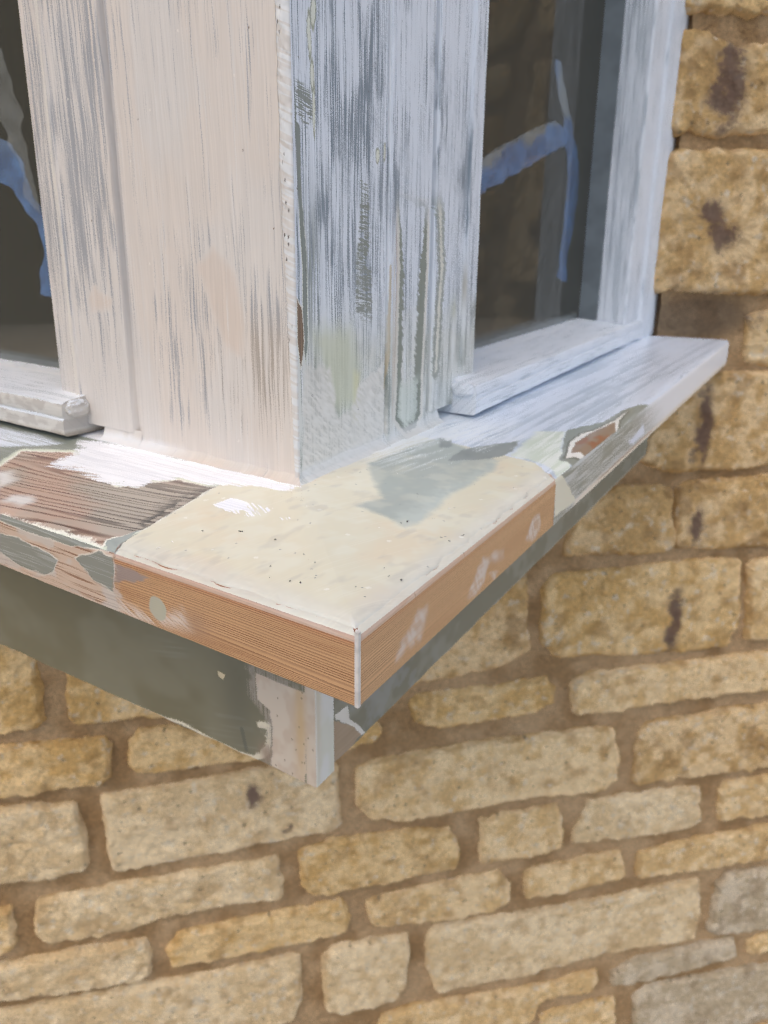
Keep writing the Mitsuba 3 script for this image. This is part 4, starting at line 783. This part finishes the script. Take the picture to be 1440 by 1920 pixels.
for k, side in enumerate('LR'):
    sx = '' if k == 0 else '_001'
    put(B + 'jamb' + sx, upright(side, jam, 0.0540, 1.2, 0.01, 0.0006, 18 + k), 'frame_paint', 30)
    put(B + 'jamb' + sx + '__rebate', upright(side, [(1.0740, 0.1745), (1.0740, 0.2045), (1.079, 0.2045), (1.079, 0.1745)], 0.0930, 1.2), 'grey_rebate', 30)
    put(B + 'jamb' + sx + '__inner_lining', upright(side, [(1.088, 0.2068), (1.36, 0.2068), (1.36, 0.212), (1.088, 0.212)], 0.0600, 1.2), 'interior', 30)
    gl = trimesh.Trimesh([W(side, s, 0.2055, z) for s, z in ((0.452, 0.092), (1.08, 0.092), (1.08, 1.2), (0.452, 1.2))], [[0, 1, 2], [0, 2, 3]], process=False)
    put(B + 'pane' + sx, gl, 'pane_glass', False)
    put(B + 'glazing_strip' + sx, run(side, [(0.2075, 0.080), (0.2075, 0.1045), (0.222, 0.1045), (0.222, 0.080)], 0.44, 1.09), 'grey_rebate', 30)
    put(B + 'head_rail' + sx, run(side, [(0.13, 1.16), (0.13, 1.30), (0.24, 1.30), (0.24, 1.16)], lambda d: d * K, wall_s, 0.05), 'frame_paint', 30)
rf = sg.Polygon([W('L', 0.05 * K, 0.05, 0)[:2], W('R', wall_s(0.05), 0.05, 0)[:2], W('L', wall_s(0.05), 0.05, 0)[:2]])
put(B + 'roof', slab(rf, 1.301, 1.34), 'roof_lead', 30)
wb = sg.Polygon([W('L', 0.245 * K, 0.245, 0)[:2], W('R', wall_s(0.245), 0.245, 0)[:2], (0.775, WY + 0.29), (-0.775, WY + 0.29), W('L', wall_s(0.245), 0.245, 0)[:2]])
put(B + 'window_board', slab(wb, 0.030, 0.058), 'interior', 30)

def lump(side, c, r, seed):
    m = trimesh.creation.icosphere(subdivisions=4, radius=1.0); v = np.array(m.vertices)
    v = np.sign(v) * np.abs(v) ** 0.8
    v = v * (1 + 0.16 * nz(v * 2.2 + seed, 1) + 0.07 * nz(v * 7 + seed, 2))[:, None]
    m.vertices = np.array([W(side, c[0] + a * r[0], c[1] + e * r[1], c[2] + g * r[2]) for a, e, g in v])
    if m.volume < 0: m.invert()
    return m
put(B + 'bottom_rail__filler_lump', lump('L', (0.4165, 0.1390, 0.0840), (0.0050, 0.0120, 0.0075), 1), 'frame_paint', True)
put(B + 'bottom_rail_001__filler_lump', lump('R', (0.4450, 0.1390, 0.0850), (0.0045, 0.0120, 0.0070), 2), 'frame_paint', True)

# ------------------------------------------------------------------ fascia and corner block
def fascia(side, s1, zb, seed):
    secs = []
    s_list = np.linspace(0, 1, 150)
    for t in s_list:
        s = 0.140 * (1 - t) + s1 * t
        zz = zb(s) + 0.0012 * nz([s * 40, 2, seed], 1) + 0.0006 * nz([s * 160, 2, seed], 2)
        secs.append([W(side, s, 0.1085, zz), W(side, s, 0.1075, zz + 0.002), W(side, s, 0.1075, 0.002), W(side, s, 0.135, 0.002), W(side, s, 0.135, zz)])
    return loft(secs)
put(B + 'fascia_board', fascia('L', 1.27, lambda s: -0.1715 - 0.009 * np.clip((s - 0.2) / 0.35, 0, 1), 1), 'fascia_paint', 30)
put(B + 'fascia_board_001', fascia('R', 1.27, lambda s: -0.1655 - 0.003 * np.clip((s - 0.2) / 0.9, 0, 1), 2), 'fascia_paint', 30)
cb = [W('L', 0.1655, 0.1071, 0), W('L', 0.1063 * K + 0.0012, 0.1063, 0), W('R', 0.1063 * K + 0.0012, 0.1063, 0), W('R', 0.1442, 0.1063, 0), W('R', 0.1446, 0.110, 0), W('R', 0.145, 0.14, 0), W('L', 0.1655, 0.14, 0)]
put(B + 'corner_block', loft([[q + np.array([0, 0, zz]) for q in cb] for zz in (-0.1690, -0.165, -0.1, 0.001)]), 'fascia_paint', 30)
sf = sg.Polygon([W('L', 0.12 * K, 0.12, 0)[:2], W('R', wall_s(0.12), 0.12, 0)[:2], W('L', wall_s(0.12), 0.12, 0)[:2]])
put(B + 'soffit', slab(sf, -0.150, -0.140), 'fascia_paint', 30)

labels['timber_oriel'] = {'label': 'half repainted timber corner bay window with resin repaired sill projecting from the stone wall', 'category': 'bay window'}
labels[B + 'sill__resin_repair'] = {'label': 'cream resin repair on the sill corner with a grey-green paint patch'}
labels[B + 'sill__timber_lipping'] = {'label': 'new bare orange timber edge left of the sill corner'}
labels[B + 'sill__timber_lipping_001'] = {'label': 'new bare orange timber edge right of the sill corner with three pale filler smears'}
labels[B + 'sill__board'] = {'label': 'left sill board, stripped to weathered brown wood'}
labels[B + 'sill__board_001'] = {'label': 'right sill board under pale blue-white undercoat'}
labels[B + 'corner_post'] = {'label': 'broad corner post, pink primer on its left face and streaky white on its right'}
labels[B + 'corner_post__filler_bead'] = {'label': 'pitted white filler bead up the edge of the corner post'}
labels[B + 'corner_block'] = {'label': 'cream filled corner block under the sill'}

# ------------------------------------------------------------------ inside: dark room, torn masking plastic
bxp = sg.box(-2.4, WY + 0.3005, 2.4, 4.6)
rm = slab(bxp, -2.2, 2.4); rm.invert()
fc = rm.triangles_center; keep = ~(fc[:, 1] < WY + 0.31)
rm.update_faces(keep)
front = sg.box(-2.4, -2.2, 2.4, 2.4).difference(sg.box(-0.78, -0.02, 0.78, 1.24))
fr_ = trimesh.creation.triangulate_polygon(front, engine='earcut')
fm = trimesh.Trimesh(np.c_[fr_[0][:, 0], np.full(len(fr_[0]), WY + 0.302), fr_[0][:, 1]], fr_[1], process=False)
put('room', trimesh.util.concatenate([rm, fm]), 'interior', False)
labels['room'] = {'kind': 'structure'}
def sheet(side, pts, d, wr, seed, thick=0.0008):
    pg = sg.Polygon(pts).buffer(0)
    if pg.geom_type != 'Polygon': pg = max(pg.geoms, key=lambda g: g.area)
    v, f = trimesh.creation.triangulate_polygon(pg, engine='earcut')
    m = trimesh.Trimesh(np.c_[v, np.zeros(len(v))], f, process=False)
    vv, ff = trimesh.remesh.subdivide_to_size(m.vertices, m.faces, 0.010)
    m = trimesh.Trimesh(vv, ff); vv = np.array(m.vertices)
    r = wr * (1 - np.abs(nz(np.c_[vv[:, 0] * 16, vv[:, 1] * 16, np.full(len(vv), seed)], 1)) * 2) + 0.5 * wr * nz(vv * 50 + seed, 2)
    js = 0.0018 * nz(vv * 60 + 3 * seed, 3)
    a = np.array([W(side, s + j, d + q, z + j) for (s, z, _), q, j in zip(vv, r, js)])
    n = NL if side == 'L' else NR
    b = a + n * thick; k = len(a); F_ = np.array(m.faces)
    e = trimesh.grouping.group_rows(m.edges_sorted, require_count=1); be = m.edges[e]
    sidef = np.vstack([np.c_[be[:, 0], be[:, 1], be[:, 1] + k], np.c_[be[:, 0], be[:, 1] + k, be[:, 0] + k]])
    return trimesh.Trimesh(np.vstack([a, b]), np.vstack([F_, F_[:, ::-1] + k, sidef]), process=False)
put('plastic_sheet', sheet('L', PATCH['gL']['blue'], 0.224, 0.008, 1), 'blue_plastic', 40)
put('plastic_sheet_001', sheet('R', PATCH['gR']['blue'], 0.224, 0.008, 2), 'blue_plastic', 40)
put('plastic_strip', sheet('R', PATCH['gR']['strip'], 0.226, 0.004, 3), 'blue_plastic', 40)
put('clear_film_sheet', sheet('L', PATCH['gL']['clear'], 0.220, 0.010, 4), 'clear_film', 40)
labels['plastic_sheet'] = {'label': 'torn blue plastic sheet hanging inside the left window pane', 'category': 'plastic sheet'}
labels['plastic_sheet_001'] = {'label': 'crumpled blue plastic band slanting across inside the right window pane', 'category': 'plastic sheet'}
labels['plastic_strip'] = {'label': 'narrow upright blue strip hanging near the right edge of the right pane', 'category': 'plastic strip'}
labels['clear_film_sheet'] = {'label': 'crumpled clear plastic film above the blue sheet inside the left pane', 'category': 'plastic film'}

# ------------------------------------------------------------------ grit on the resin, ground
SPECKS = [('R', 0.1454, 0.0514), ('R', 0.2049, 0.0685), ('R', 0.151, 0.0493), ('R', 0.154, 0.009), ('R', 0.0421, 0.0263), ('R', 0.0664, 0.0181), ('L', 0.0796, 0.0203), ('L', 0.0664, 0.0235), ('L', 0.1126, 0.0622), ('L', 0.06, 0.0251), ('L', 0.0823, 0.0547), ('L', 0.0894, 0.032), ('R', 0.1407, 0.019), ('R', 0.0666, 0.0098), ('R', 0.1387, 0.012), ('L', 0.1638, 0.0479), ('L', 0.0695, 0.0495), ('R', 0.0742, 0.0256), ('L', 0.1408, 0.0602)]
def grit(sp, size, seed):
    r = np.random.default_rng(seed); out = []
    for side, s, d in sp:
        m = trimesh.creation.icosphere(subdivisions=1, radius=1.0)
        v = np.array(m.vertices) * (1 + 0.35 * r.standard_normal((len(m.vertices), 1)))
        v = v * np.array([r.uniform(0.6, 2.0), r.uniform(0.4, 0.9), 0.35]) * size * r.uniform(0.6, 1.2)
        a = r.uniform(0, 6.3); R_ = np.array([[math.cos(a), -math.sin(a), 0], [math.sin(a), math.cos(a), 0], [0, 0, 1]])
        m.vertices = v @ R_.T + W(side, s, d, top(d) + 0.0003); out.append(m)
    return trimesh.util.concatenate(out)
put('grit', grit(SPECKS, 0.0007, 1), 'grit_dark', True)
labels['grit'] = {'kind': 'stuff', 'label': 'dark specks of grit scattered on the cream resin of the sill', 'category': 'grit'}
r2 = np.random.default_rng(5); wsp = [('L', s_, d_) for s_, d_ in zip(r2.uniform(0.08, 0.19, 3), r2.uniform(0.012, 0.06, 3))] + [('R', s_, d_) for s_, d_ in zip(r2.uniform(0.12, 0.30, 5), r2.uniform(0.012, 0.12, 5))]
put('paint_flecks', grit(wsp, 0.0007, 2), 'grit_white', True)
labels['paint_flecks'] = {'kind': 'stuff', 'label': 'tiny white flecks of paint scattered on the resin of the sill', 'category': 'paint flecks'}
put('ground', slab(sg.box(-60, -60, 60, 60), -2.6, -2.3), 'paving', False)
labels['ground'] = {'kind': 'structure'}
